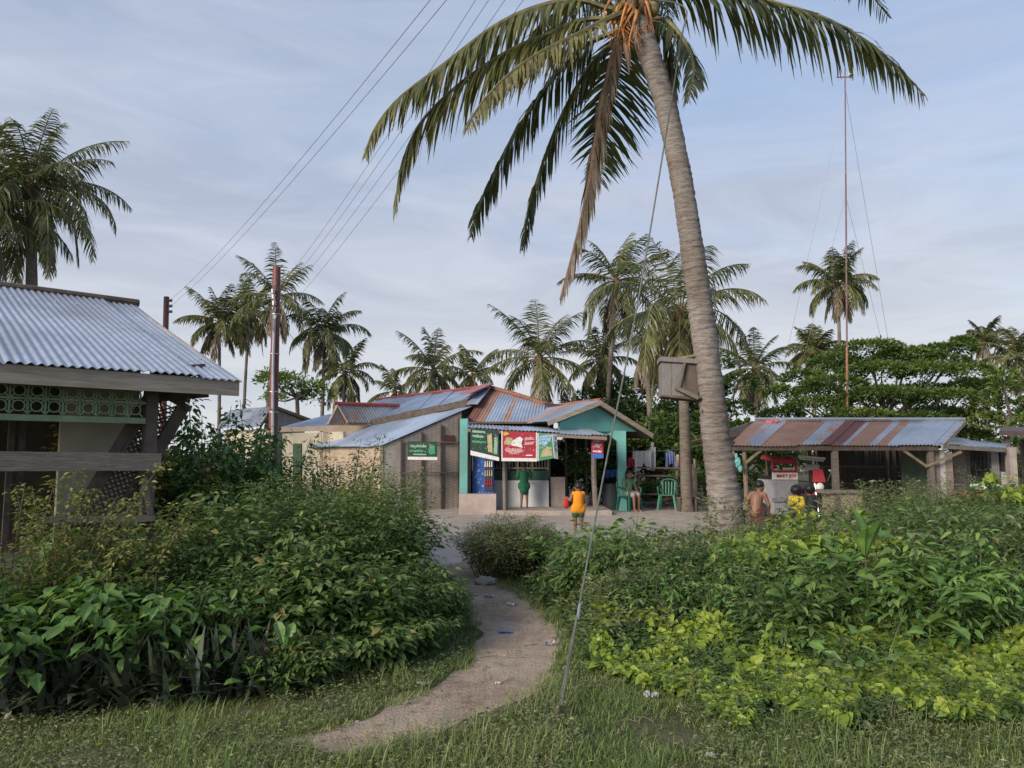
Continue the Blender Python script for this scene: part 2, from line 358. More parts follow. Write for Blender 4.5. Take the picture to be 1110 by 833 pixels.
sl.energy = 2.6; sl.angle = D2R(24); sl.color = (1, .87, .72)
sd = Vector((math.sin(SUN_AZ)*math.cos(SUN_EL), math.cos(SUN_AZ)*math.cos(SUN_EL), math.sin(SUN_EL)))
so.rotation_euler = sd.to_track_quat('Z', 'Y').to_euler()
scene.view_settings.view_transform = 'Standard'; scene.view_settings.look = 'None'; scene.view_settings.exposure = .95; scene.view_settings.gamma = 1
scene.cycles.max_bounces = 6; scene.cycles.diffuse_bounces = 3; scene.cycles.glossy_bounces = 2; scene.cycles.transmission_bounces = 3; scene.cycles.transparent_max_bounces = 4

# ================================================================ ground, yard, path
def sheet(name, poly, mt, z, kind='structure'):
    b = MB(); b.prism([A(x, y, z-.0) for x, y in poly], (0, 0, -.0)) if False else b.add([A(x, y, z) for x, y in poly], [list(range(len(poly)))])
    o = b.build(name, mt); meta(o, kind=kind); return o
gx = np.linspace(-1, 1, 2)
sheet('ground', [(-900, -60), (900, -60), (900, 1500), (-900, 1500)], M['soil'], 0)
def wob(poly, step, amp, seed):
    amp = amp*1.0
    out = []; n = len(poly)
    for i in range(n):
        a = np.array(poly[i], float); b = np.array(poly[(i+1) % n], float); k = max(1, int(np.linalg.norm(b-a)/step))
        for j in range(k):
            p = a+(b-a)*j/k; out.append((p[0]+amp*(vnoise(p[0]*3, p[1]*3, seed)-.5), p[1]+amp*(vnoise(p[0]*3, p[1]*3, seed+5)-.5)))
    return out
def gp(px, py): p = G(px, py); return (p[0], p[1])
yard_poly = wob([(-4.2, 14.0), gp(452, 596), gp(468, 616), gp(518, 612), gp(545, 592), (1.0, 13.6), (3.6, 12.6), (7.5, 12.2), (14, 13.2), (30, 14.5), (30, 27), (-7, 27), (-7, 19)], .5, .5, 3)
sheet('dirt_yard', yard_poly, M['yard'], .008)
path_l = [(300, 806), (385, 782), (460, 752), (500, 722), (512, 690), (508, 660), (488, 625), (468, 598), (450, 580)]
path_r = [(520, 582), (512, 600), (522, 620), (556, 640), (590, 665), (614, 692), (616, 718), (598, 746), (548, 774), (475, 798), (370, 822)]
path_poly = [gp(*p) for p in path_l] + [gp(*p) for p in path_r]
sheet('dirt_path', wob(path_poly, .06, .26, 9), M['dirt'], .004)
PATH = path_poly
def on_path(x, y, grow=0.0):
    return inpoly(x, y, PATH)

# ================================================================ coconut palms
def frond_mesh(lb, mb, pts, L, nl, llen, lw, hang, rnd, seed, rr=.022, spread=1.0, tipfrac=.35, start=.16, seg=3):
    """one frond: rachis tube into mb, two rows of leaflets into lb"""
    r = np.random.RandomState(seed)
    C = spline(pts, 26); T = nrm(np.gradient(C, axis=0))
    mb.tube(C, np.linspace(rr, rr*.25, 26), 5)
    t = np.linspace(start, .985, nl); idx = t*25; i0 = np.minimum(idx.astype(int), 24); f = (idx-i0)[:, None]
    p = C[i0]*(1-f)+C[i0+1]*f; tt = nrm(T[i0]*(1-f)+T[i0+1]*f)
    prof = np.clip(np.sin(np.clip((t-start*.7)/(1-start*.7), 0, 1)**.75*math.pi)**.55, 0, 1)*(1-tipfrac*t) + .12
    side0 = nrm(np.cross(tt, A(0, 0, 1)))
    for sgn in (-1, 1):
        a = r.uniform(.25, .55, nl)+.35*t
        hg = hang*(1+r.uniform(-.25, .35, nl))
        d = nrm(tt*a[:, None] + side0*sgn*spread*r.uniform(.7, 1.1, nl)[:, None] + A(0, 0, -1)*(hg*.55)[:, None] + r.normal(0, .07, (nl, 3)))
        ll = llen*1.12*prof*r.uniform(.7, 1.12, nl); m = seg+1; u = np.linspace(0, 1, m)
        Cc = np.empty((nl, m, 3)); pos = p.copy(); cur = d.copy(); Cc[:, 0] = pos
        for k in range(1, m):
            pos = pos+cur*(ll/seg)[:, None]; Cc[:, k] = pos
            cur = nrm(cur+A(0, 0, -1)*(hg*.9/seg*1.4)[:, None])
        wa = nrm(tt-d*np.sum(tt*d, 1)[:, None]); wa = nrm(wa+r.normal(0, .5, (nl, 3)))
        wd = np.array([.55, 1.0, .75, .08] if m == 4 else [.7, 1.0, .08])
        W = wa[:, None, :]*(lw/2*wd)[None, :, None]*np.clip(ll/llen*1.5, .4, 1)[:, None, None]
        lb.strips(Cc, W, np.clip(rnd+r.uniform(-.14, .14, nl), 0, 1) if rnd < .88 else np.clip(rnd+r.uniform(-.06, .06, nl), 0, 1))
def gen_curve(c, az, el, L, droop, n=8):
    p = np.array(c, float); out = [p.copy()]; e = el
    for k in range(n):
        d = A(math.cos(az)*math.cos(e), math.sin(az)*math.cos(e), math.sin(e)); p = p+d*L/n; out.append(p.copy())
        e -= droop/n*(0.5+1.2*k/n)
        e = max(e, -1.45)
    return np.array(out)
def palm(px, py, Y, rpx, label, base_px=None, nf=25, nl=38, seed=0, dead=3,  name='coconut_palm', nuts=False, trunk_r=.105, group='coconut palms behind the houses', lean=None, L=None, young=0.0):
    """crown centre at pixel px,py at distance Y; rpx = crown radius in the photo"""
    r = np.random.RandomState(seed+100); c = P(px, py, Y)
    R = rpx/F*Y; L = L or R*1.18
    bx = c[0] if base_px is None else (base_px-555)/F*Y
    base = A(bx, Y+r.uniform(-.3, .3), 0)
    t = thing(name, base, label, 'palm tree', group)
    mid = base*.5+c*.5+A((bx-c[0])*.12, 0, 0)
    C = spline([base, mid*.98+A(0, 0, .02), c-A(0, 0, .15)], 22)
    rad = trunk_r*np.linspace(1.15, .75, 22)*(1+.05*(np.arange(22) % 2)); rad[0] *= 1.4
    b = MB(); b.tube(C, rad, 10); b.build('trunk', M['bark2'], t, True)
    lb = LB(); mb = MB(); kd = r.uniform(.75, 1.35); ke = r.uniform(118, 155); kl = r.uniform(.85, 1.15); kh = r.uniform(.75, 1.3); nf = int(nf*r.uniform(.72, 1.1))
    for i in range(nf):
        q = (i+.5)/nf; az = i*2.39996+r.uniform(-.25, .25)+seed
        el = D2R(84-ke*q**.9)+r.uniform(-.12, .12); dr = D2R(38+80*min(1, q*1.6))*r.uniform(.7, 1.15)*kd
        Lf = L*r.uniform(.85, 1.08)*(.9 if q < .12 else 1)
        isd = i >= nf-dead
        if isd: el = D2R(-60)+r.uniform(-.2, .2); dr = D2R(40); Lf *= .85
        pts = gen_curve(c, az, el, Lf, dr)
        rnd = .93+r.uniform(0, .05) if isd else np.clip(.25+.35*q+r.uniform(-.18, .18)+young*(q < .3), 0, .8)
        frond_mesh(lb, mb, pts, Lf, nl, L*.27*kl, max(.055, 1.5*Y/F*.9)*(.85 if Y < 30 else 1), (.75+.75*q)*kh+(1.2 if isd else 0), rnd, seed*50+i, rr=.02+.0004*Y, seg=2)
    cr = lb.build('crown', M['palm'], t); mb.build('frond_stem', M['rachis'], cr)
    if nuts:
        nb = MB()
        for k in range(nuts):
            a = r.uniform(0, 6.28); nb.ell(c+A(.22*math.cos(a)*r.uniform(.6, 1.3), .22*math.sin(a), -.3+r.uniform(-.18, .12)), .11, .11, .13, 8, 6)
        nb.build('coconut_bunch', M['nut'], t, True)
    ob = MB(); ob.ell(c-A(0, 0, .12), trunk_r*1.6, trunk_r*1.6, .3, 8, 6); ob.build('crown_base', M['fibre'], t, True)
    return t
PALMS = [
 (34, 205, 21, 112, 'tall dark coconut palm behind the tin-roofed hut, fronds hanging to its right', 36, dict(nf=32, nl=50, seed=1, dead=2, trunk_r=.17, L=3.1)),
 (-18, 232, 20, 95, 'coconut palm half cut off beside the tall palm over the hut roof', 30, dict(nf=22, nl=40, seed=2, dead=3, trunk_r=.16)),
 (238, 350, 46, 44, 'small round coconut palm nearest the hut roof corner', 239, dict(seed=3)),
 (270, 340, 50, 40, 'slim coconut palm between the round palm and the red pole', 264, dict(seed=4, dead=1)),
 (300, 322, 40, 56, 'tall coconut palm right behind the red utility pole', 289, dict(seed=5, dead=5)),
 (352, 362, 42, 48, 'spiky coconut palm with an orange brown heart right of the red pole', 350, dict(seed=6, dead=3)),
 (374, 405, 40, 40, 'low coconut palm overlapping the foot of the spiky palm', 372, dict(seed=7, dead=0)),
 (428, 425, 48, 36, 'low palm top showing above the blue roof ridge', 430, dict(seed=8, dead=0, nf=12)),
 (470, 402, 32, 52, 'coconut palm with a wide arching crown rising over the blue roof ridge', 472, dict(seed=9, dead=2, nf=22)),
 (512, 408, 36, 42, 'palm with one upright pointed spear frond above the roof apex', 514, dict(seed=10, dead=0, nf=14)),
 (585, 388, 28, 66, 'bushy dark green coconut palm above the red-edged roof', 588, dict(seed=11, dead=2, nf=26, nl=42)),
 (652, 392, 31, 48, 'brownish coconut palm with hanging dry fronds above the turquoise gable', 650, dict(seed=12, dead=5)),
 (668, 305, 30, 62, 'tall coconut palm just left of the guy cable with a tight crown', 655, dict(seed=13, dead=3, nf=24, nl=40)),
 (738, 338, 21, 96, 'coconut palm with nuts standing behind the wooden box', 741, dict(seed=14, dead=4, nf=28, nl=46, nuts=12, trunk_r=.145, L=3.1)),
 (700, 372, 27, 50, 'pale trunked palm with withered fronds between the turquoise gable and the box', 706, dict(seed=15, dead=7, nf=20)),
 (818, 400, 38, 50, 'coconut palm showing right of the leaning trunk', 822, dict(seed=16, dead=4)),
 (882, 382, 48, 34, 'small coconut palm left of the mast behind the almond tree', 882, dict(seed=17)),
 (908, 308, 42, 44, 'tall thin coconut palm behind the radio mast', 914, dict(seed=18, dead=4)),
 (1067, 368, 52, 28, 'small distant coconut palm above the right end of the almond tree', 1068, dict(seed=19)),
 (1104, 388, 40, 42, 'coconut palm cut by the right edge of the photo', 1106, dict(seed=20, dead=4)),
]
for (px, py, Y, rp, lab, bpx, kw) in PALMS: palm(px, py, Y, rp, lab, bpx, **kw)

# ---------------------------------------------------------------- the leaning palm in front
YP = 10.0
hero = thing('coconut_palm', P(795, 623, YP)*A(1, 1, 0), 'big leaning coconut palm with ringed grey trunk standing in front of the houses', 'palm tree')
tp = [(796, 625), (790, 585), (786, 545), (778, 490), (771, 430), (762, 355), (753, 290), (744, 228), (733, 165), (719, 105), (704, 60), (690, 22)]
tw = [42, 38, 33.5, 29, 27, 25.5, 24, 23, 22.5, 23, 24, 27]
C = spline([P(x, y, YP-.25*i/11) for i, (x, y) in enumerate(tp)], 420)
_c = np.array(tp, float); _s = np.concatenate([[0], np.cumsum(np.hypot(*np.diff(_c, axis=0).T))]); rw = np.interp(np.linspace(0, _s[-1], 420), _s, tw)/2/F*YP
i_ = np.arange(420); ringp = (i_ % 5)/5.0
rad = rw*(1+.055*(1-ringp)+.02*np.sin(i_*.9)*vnoise(i_*.2, i_*0, 4))
b = MB(); b.tube(C, rad, 26)
V = b.V[0]; th = np.tile(np.arange(26), 420); ii = np.repeat(np.arange(420), 26)
cc_ = np.repeat(C, 26, axis=0); V += (V-cc_)*((vnoise(th*.9, ii*.22, 8)-.5)*.10)[:, None]
trunk = b.build('trunk', M['bark'], hero, True)
TOP = C[-1]
hb = MB()
for q_, (px, py, s) in enumerate(((757, 432, .055), (762, 440, .05), (758, 446, .045), (764, 428, .04), (778, 517, .04), (790, 480, .03))):
    hb = MB(); hb.ell(P(px+5, py, YP-.155), s*.7, .03, s*.85, 10, 8); hb.build('trunk_hole', M['dark'], hero)
fb = MB()
fb.ell(TOP+A(0, 0, .12), .19, .19, .30, 16, 10); fb.build('crown_base', M['fibre'], hero, True)
def hero_frond(pxs, d0, d1, nl=92, llen=.78, hang=1.0, rnd=.35, seed=0, spread=.8, start=.14, lw=.046, dry=False, tip=.35):
    n = len(pxs); pts = [P(x, y, YP+d0+(d1-d0)*i/(n-1)) for i, (x, y) in enumerate(pxs)]
    pts = [TOP+A(0, 0, .12)+(pts[0]-TOP)*.35] + pts
    lb = LB(); mb = MB(); frond_mesh(lb, mb, pts, 4, nl, llen, lw, hang, rnd, 900+seed, rr=.042, spread=spread, start=start, seg=3, tipfrac=tip)
    o = lb.build('frond', M['palm'], hero, label='dry brown frond' if dry else None); mb.build('frond_stem', M['drystem' if dry else 'rachis'], o); return o
hero_frond([(660, 10), (625, 0), (580, 8), (535, 29), (482, 69), (433, 106), (406, 140), (394, 172)], -.2, -1.0, seed=1, hang=1.3, rnd=.5, llen=.72, nl=110)
hero_frond([(668, 20), (630, 22), (592, 38), (552, 55), (502, 88), (457, 132), (435, 180), (428, 232)], -.3, -.5, seed=2, hang=1.2, rnd=.62, llen=.82, nl=115)
hero_frond([(660, 20), (625, 38), (588, 56), (553, 80), (522, 112), (505, 140)], -.5, -1.8, seed=3, hang=1.0, rnd=.78, llen=.62, nl=80)
hero_frond([(668, 34), (640, 46), (613, 68), (592, 94), (557, 146), (532, 196), (517, 228), (510, 258)], 0, .8, seed=4, hang=1.0, rnd=.22, llen=.66, nl=100)
hero_frond([(675, 40), (655, 55), (633, 82), (608, 128), (588, 178), (573, 228), (566, 272)], .1, .5, seed=5, hang=1.1, rnd=.25, llen=.60, nl=95)
hero_frond([(676, 30), (664, 60), (655, 100), (646, 150), (638, 200), (624, 262), (607, 325)], -.25, -.5, seed=6, hang=1.5, rnd=1.0, llen=.70, nl=130, spread=.7, dry=True, lw=.045)
hero_frond([(680, 32), (672, 60), (668, 90), (662, 120), (655, 160), (650, 200)], .3, 1.8, seed=7, hang=.45, rnd=.15, llen=.85, nl=84, spread=1.3)
hero_frond([(700, 20), (722, 22), (742, 45), (752, 75), (745, 112)], .2, -.9, seed=8, hang=1.0, rnd=.3, llen=.5, nl=56, spread=.8)
hero_frond([(705, 20), (722, 38), (728, 68), (727, 110), (722, 150)], .3, .9, seed=9, hang=1.4, rnd=.3, llen=.42, nl=60, spread=.5)
hero_frond([(700, 5), (735, -12), (785, -10), (840, 3), (895, 20), (940, 45), (975, 75), (1003, 104)], 0, -.4, seed=10, hang=1.05, rnd=.2, llen=.92, nl=120, spread=.7)
hero_frond([(700, -8), (760, -45), (820, -60), (880, -50), (930, -20), (965, 20)], .3, 2.2, seed=11, hang=.9, rnd=.25, llen=.7, nl=90)
hero_frond([(668, -5), (630, -50), (560, -90), (490, -100), (445, -65), (425, -20)], .1, .8, seed=12, hang=.9, rnd=.4, llen=.75, nl=95)
hero_frond([(680, -10), (675, -80), (650, -160), (610, -200), (570, -200)], .1, 1.0, seed=13, hang=.8, rnd=.35, nl=80)
hero_frond([(695, -15), (710, -90), (750, -160), (800, -190), (850, -180)], .2, 1.4, seed=14, hang=.8, rnd=.35, nl=80)
hero_frond([(690, 0), (690, -40), (670, -75), (650, -70), (630, -40)], -.7, -3.2, seed=15, hang=.7, rnd=.4, nl=80)
hero_frond([(695, 10), (705, -20), (715, -30), (722, 0), (727, 40)], .8, 3.6, seed=16, hang=1.0, rnd=.2, nl=80, llen=.7)
hero_frond([(685, 8), (650, -8), (610, 10), (575, 45), (556, 90)], .7, 3.0, seed=17, hang=1.0, rnd=.2, nl=80, llen=.7)
hero_frond([(692, 0), (740, -30), (800, -40), (840, -10), (860, 40)], -.8, -3.4, seed=18, hang=.8, rnd=.4, nl=60, llen=.6) if False else None
# stalks, young nuts, hanging spathes
STK = [(rs.uniform(672, 702), rs.uniform(-8, 14), rs.uniform(658, 712), rs.uniform(14, 44), rs.uniform(-.5, -.2)) for _ in range(9)]
for k, (x0, y0, x1, y1, d) in enumerate(((682, 2, 672, 30, -.45), (688, 6, 690, 34, -.46), (694, 0, 706, 22, -.45), (672, -4, 655, 12, -.35), (678, -8, 668, 14, -.42), (690, -6, 702, 26, -.4), (668, 24, 664, 36, -.3), (683, 20, 680, 42, -.3), (676, 36, 690, 46, -.28))+tuple(STK)):
    sb = MB(); a = P(x0, y0, YP+d*.5); c2 = P(x1, y1, YP+d)
    sb.tube(spline([a, (a+c2)/2+A(0, -.08, .05), c2], 8), np.linspace(.03, .014, 8), 6)
    for j in range(7):
        q = c2+A(*rs.normal(0, .05, 3)); sb.tube([c2-A(0, 0, .0), q-A(0, .02, .12)], [.008, .004], 4)
    sb.build('flower_stalk', M['orange'], hero, True)
for k in range(4):
    a = rs.uniform(0, 6.28); nb = MB(); c2 = TOP+A(.25*math.cos(a), .25*math.sin(a), rs.uniform(.1, .3)); nb.ell(c2, .085, .085, .11, 10, 8); nb.build('coconut', M['nut'], hero, True)
for (x, y, x1, y1) in ((670, 48, 668, 92), (676, 48, 682, 80)):
    sb = MB(); sb.tube(spline([P(x, y-12, YP-.25), P((x+x1)/2+2, (y+y1)/2, YP-.35), P(x1, y1, YP-.35)], 8), [.01, .03, .045, .05, .045, .035, .02, .008], 6); sb.build('dry_spathe', M['drystem'], hero, True)
# climbing weed at the foot
r = np.random.RandomState(31); lb = LB()
n = 900; py_ = r.uniform(540, 612, n)**1; a = r.uniform(0, 6.28, n); ctr = np.array([P(np.interp(y, [480, 545, 585, 625], [777, 786, 790, 796]), y, YP-.1) for y in py_])
out = np.stack([np.cos(a), np.sin(a), np.zeros(n)], 1); rr_ = .22+.32*r.uniform(0, 1, n)**1.5*np.clip((py_-530)/60, .3, 1)
lb.inst(LEAF2, ctr+out*rr_[:, None], out*.7+A(0, 0, .5)+r.normal(0, .4, (n, 3)), A(0, 0, 1)+r.normal(0, .4, (n, 3)), r.uniform(.05, .10, n), r.uniform(.02, .04, n), r.uniform(.3, 1, n))
o = lb.build('climbing_weed', M['fine']); meta(o, 'pale leafy creeper wrapped round the foot of the leaning palm', 'climbing plant')

# wooden box fixed to the trunk
bx = thing('wooden_box', P(738, 432, YP), 'grey weathered wooden box fixed high on the leaning palm trunk', 'box')
vp = vplane(P(717, 430, YP-.1), P(757, 432, YP-.15))
def px_prism(pxs, pl, th, off=0.0, mb=None, r=0.0):
    n_ = pl[0] if np.dot(pl[0], CAM-pl[0]*pl[1]) > 0 else -pl[0]      # towards the camera
    q = [PL(x, y, pl)+n_*off for x, y in pxs]; mb = mb or MB(); mb.prism(q, -n_*th, r); return mb
px_prism([(717, 428), (717, 391), (728, 392), (728, 429)], vp, .03).build('board', M['greyboard'], bx)
px_prism([(728.3, 429), (728.3, 392), (742, 393), (742, 430)], vp, .03, .004).build('board', M['greyboard'], bx)
px_prism([(742.3, 430), (742.3, 393), (757, 394), (757, 431)], vp, .03, -.006).build('board', M['darkwood'], bx)
px_prism([(715, 392), (715, 387), (760, 390), (760, 395)], vp, .45, .04).build('lid', M['greyboard'], bx)
px_prism([(717, 428), (717, 430), (757, 434), (757, 431)], vp, .4, .01).build('bottom', M['darkwood'], bx)
px_prism([(717, 428), (717, 391), (718.5, 391), (718.5, 428)], vp, .38, -.031).build('side_board', M['greyboard'], bx)
px_prism([(755.5, 431), (755.5, 394), (757, 394), (757, 431)], vp, .38, -.031).build('side_board', M['greyboard'], bx)
px_prism([(717, 428), (717, 391), (757, 394), (757, 431)], vp, .02, -.40).build('back_board', M['darkwood'], bx)
b = MB(); b.beam(P(732, 420, YP-.17), P(757, 432, YP-.2), .05, .05); b.build('bracket', M['wood'], bx)
b = MB(); b.beam(P(736, 420, YP-.17), P(742, 394, YP-.17), .025, .03); b.build('brace', M['wood'], bx)
b = MB(); b.beam(P(724, 391, YP-.1), P(760, 384, YP-.15), .03, .03); b.build('top_bar', M['bamboo'], bx)

# ================================================================ the almond tree and the green wall behind
def clump_leaves(lb, c, rx, ry, rz, n, size, r, flat=.6, hue=.45, tmpl=SMALL):
    """leaves near the surface of a flattened, noisy clump"""
    u = r.normal(0, 1, (n, 3)); u = nrm(u); fl = (u[:, 2] < -.25) & (r.uniform(0, 1, n) < flat*1.6); u[fl, 2] *= -1; rad = r.uniform(.55, 1.0, n)**.6
    k = .75+.5*vnoise(u[:, 0]*2.2+c[0], u[:, 1]*2.2+u[:, 2]*1.7+c[2], 3)
    p = np.asarray(c)+u*(rad*k)[:, None]*A(rx, ry, rz)
    d = nrm(u*A(1, 1, .4)+r.normal(0, .5, (n, 3))+A(0, 0, .1)); nn = nrm(A(0, 0, 1)+r.normal(0, .45, (n, 3))+u*.4)
    s = size*r.uniform(.7, 1.25, n)
    lb.inst(tmpl, p, d, nn, s, s*.55, np.clip(hue+r.normal(0, .16, n)+.12*u[:, 2], 0, 1))  # upper leaves of each clump coloured lighter, as if lit from above
def tree(name, base, trunk_top, clumps, label, cat, seed, leaf=.28, mt='tree', tr=.22, hue=.45, per=260, group=None, flat=.35, dens=1.45):
    r = np.random.RandomState(seed); t = thing(name, base, label, cat, group); b = MB()
    b.tube(spline([base, (np.array(base)+trunk_top)/2+A(.1, 0, 0), trunk_top], 8), np.linspace(tr, tr*.6, 8), 9); tk = b.build('trunk', M['bark2'], t, True)
    lm = MB(); lb = LB()
    for (c, rx, ry, rz) in clumps:
        c = np.array(c, float); m_ = (trunk_top+c)/2+A(0, 0, -.15*abs(c[0]-trunk_top[0]))
        lm.tube(spline([trunk_top, m_, c], 7), np.linspace(tr*.38, .02, 7), 6)
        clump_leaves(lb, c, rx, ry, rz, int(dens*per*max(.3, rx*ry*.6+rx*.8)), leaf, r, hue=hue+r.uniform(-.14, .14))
    lm.build('limb', M['bark2'], tk, True); lb.build('crown', M[mt], t); return t
r = np.random.RandomState(5)
YA = 30.0
def cl(px, py, rpx, rpz, dy=0):
    return (P(px, py, YA+dy), rpx/F*YA, rpx/F*YA*.8, rpz/F*YA)
alm = [cl(*q_) for q_ in ((942, 380, 36, 10), (985, 386, 34, 8), (1030, 379, 30, 6), (1044, 371, 13, 5), (905, 394, 28, 9), (870, 411, 24, 9), (846, 428, 20, 9), (955, 405, 44, 11, -1), (1008, 405, 36, 11, -1), (905, 420, 36, 11, -1), (1048, 402, 26, 9),
       (1068, 424, 28, 13), (962, 432, 48, 12, -1.8), (1022, 434, 40, 12, -1.5), (884, 443, 34, 11, -1.2), (846, 452, 26, 9), (930, 455, 38, 10, -2.2), (992, 458, 40, 10, -2.2), (1052, 456, 32, 13, -1), (1045, 475, 30, 10), (925, 400, 34, 12, 2), (975, 396, 34, 13, 2.4), (1025, 396, 30, 14, 2), (940, 440, 40, 16, 2.2), (995, 430, 40, 16, 2.4), (1050, 425, 34, 16, 2.2), (890, 430, 32, 14, 2), (1010, 455, 44, 16, 1.5), (960, 460, 40, 14, 1))]
tree('almond_tree', A(14.6, YA, 0), P(960, 458, YA), alm, 'wide dark green almond tree with layered branches behind the rusty shed roof', 'tree', 6, leaf=.18, per=300, hue=.5, dens=2.4)
def bushtree(px, py, w_, h_, Y, label, seed, mt='tree', n=9, leaf=.22, hue=.45, per=200, cat='tree', name='leafy_tree', group=None):
    r = np.random.RandomState(seed); cs = []
    for i in range(n):
        x = px+r.uniform(-.5, .5)*w_; y = py+r.uniform(-.5, .5)*h_
        k = r.uniform(.2, .34)*w_/F*Y; cs.append((P(x, y, Y+r.uniform(-1, 1)), k, k*.8, k*r.uniform(.5, .8)))
    c0 = P(px, py+h_*.3, Y); tree(name, A(c0[0], Y, 0), c0, cs, label, cat, seed, leaf=leaf, mt=mt, hue=hue, per=per, tr=.14, group=group)
bushtree(322, 420, 60, 36, 34, 'loose yellow green tree behind the red pole', 21, hue=.75, leaf=.2)
bushtree(1098, 440, 60, 70, 27, 'bright leafy tree at the right edge behind the brown-roofed hut', 22, hue=.6)
bushtree(1085, 500, 60, 50, 24, 'dark bush behind the grey plank huts at the right edge', 23, hue=.3, cat='bush', name='leafy_bush')
bushtree(690, 440, 110, 70, 30, 'dark spreading tree behind the turquoise gable', 24, hue=.15, n=14, per=240)
bushtree(765, 440, 90, 90, 28, 'dark tree seen between the box palm and the shed roof', 25, hue=.2, n=14, per=240)
bushtree(830, 480, 90, 50, 26, 'low green tree seen through the open end of the shed', 26, hue=.5, n=10)
bushtree(700, 490, 120, 60, 25.5, 'leafy green shrub row behind the clothesline', 27, hue=.3, n=14, per=260, cat='bush', name='leafy_bush')
bushtree(790, 500, 90, 60, 24, 'deep green shrub behind the bamboo gate', 28, hue=.25, n=12, per=240, cat='bush', name='leafy_bush')
bushtree(610, 500, 60, 60, 24.6, 'dark leafy shrub behind the open porch', 29, hue=.2, n=12, per=260, cat='bush', name='leafy_bush')
bushtree(655, 505, 60, 60, 23.6, 'leafy garden shrub behind the turquoise porch post', 30, hue=.35, n=12, per=260, cat='bush', name='leafy_bush')
bushtree(715, 535, 70, 26, 22.6, 'low garden plants along the bamboo fence by the chairs', 32, hue=.45, n=10, per=300, leaf=.14, cat='bush', name='leafy_bush')
# far tree belt, one mass
r = np.random.RandomState(77); lb = LB()
for i in range(90):
    x = -60+i*1.75+r.uniform(-1, 1); Y = 62+r.uniform(-6, 6); h = r.uniform(1.2, 2.3)*(1.0 if x > 0 else .7)
    if i < 34: h *= .6
    clump_leaves(lb, A(x, Y, h), 2.4, 2.0, h, 420, .45, r, hue=.3+r.uniform(-.15, .2))
o = lb.build('far_trees', M['tree']); meta(o, kind='stuff')
# ================================================================ corrugated sheet roofs
def corr(a, b_, c, d, pitch, amp, sheets=None, seed=0, rows=6, sheetw=.8, base=0.0, var=.25, sag=.0):
    """a eave start, b eave end, c ridge end, d ridge start; sheets = [(u_end, rust value)]"""
    a, b_, c, d = [np.array(v, float) for v in (a, b_, c, d)]
    wid = max(np.linalg.norm(b_-a), np.linalg.norm(c-d)); nw = max(4, int(wid/pitch)); nu = nw*6+1
    u = np.linspace(0, 1, nu); v = np.linspace(0, 1, rows+1); U, Vv = np.meshgrid(u, v)
    Pp = (a[None, None]*(1-U)[..., None]+b_[None, None]*U[..., None])*(1-Vv)[..., None]+(d[None, None]*(1-U)[..., None]+c[None, None]*U[..., None])*Vv[..., None]
    n = nrm(np.cross(b_-a, (d-a)+(c-b_))); n = n if n[2] > 0 else -n
    k = np.floor(U*wid/sheetw); r = np.random.RandomState(seed); off = r.uniform(-.018, .018, 400)[k.astype(int)]
    Pp = Pp + n*(amp*np.sin(U*nw*2*math.pi)+off+sag*(vnoise(U*6, Vv*3, seed)-.5))[..., None]
    top = Pp.reshape(-1, 3); bot = top-n*.006; N = len(top); m = MB()
    idx = np.arange(N).reshape(rows+1, nu); q = np.stack([idx[:-1, :-1], idx[:-1, 1:], idx[1:, 1:], idx[1:, :-1]], -1).reshape(-1, 4)
    uc = ((U[:-1, :-1]+U[:-1, 1:])/2).ravel()
    if sheets:
        ends = np.array([s[0] for s in sheets]); vals = np.array([s[1] for s in sheets]); R = vals[np.minimum(np.searchsorted(ends, uc), len(vals)-1)]
    else:
        R = base+r.uniform(0, var, 400)[(uc*wid/sheetw).astype(int)]
    m.add(top, q.tolist(), R.tolist()); m.add(bot, q[:, ::-1].tolist(), R.tolist())
    for s0 in (idx[0], idx[-1]):
        e = np.stack([s0[:-1], s0[1:], s0[1:]+N, s0[:-1]+N], -1); m.V.append(np.zeros((0, 3))); m.F.extend(e.tolist()); m.R.extend([float(R[0])]*len(e))
    return m
def far_side(p, q, dist): return p+nrm(p-q)*dist

# ================================================================ hut on the left
a0 = P(0, 396, 6.0); a1 = P(263, 410, 7.4); a1[2] = a0[2] = (a0[2]+a1[2])/2
e = nrm(a1-a0); nb = A(-e[1], e[0], 0)
hutpl = plane3(a0, a1, a1+nb*3.6+A(0, 0, 1.28))
rdg = PL(146, 330, hutpl); rdg0 = PL(0, 312, hutpl)
k = np.dot(rdg-a1, nb); run = k
hut = thing('wooden_hut', A(a1[0], a1[1], 0), 'old wooden hut with grey corrugated roof, green lattice band and dark rails', 'hut')
L0 = 5.2
ea = a1-e*L0; rc = rdg; rd = rdg-e*(L0-.2); rd[2] = rc[2]
corr(ea, a1, rc, rd, .076, .011, seed=3, rows=9, base=-.04, var=.2, sag=.03).build('roof', M['roofhut'], hut, True)
back = nb*k*2; bl = A(0, 0, 0)
corr(ea+back, a1+back, rc+A(0, 0, -.01), rd+A(0, 0, -.01), .076, .011, seed=4, rows=3, base=0).build('roof', M['roofhut'], hut, True)
mb = MB(); mb.tube([rd+A(0, 0, .0), (rc+rd)/2+A(0, 0, .015), rc+e*.05+A(0, 0, .02)], .055, 8); mb.build('ridge_cap', M['darkwood'], hut)
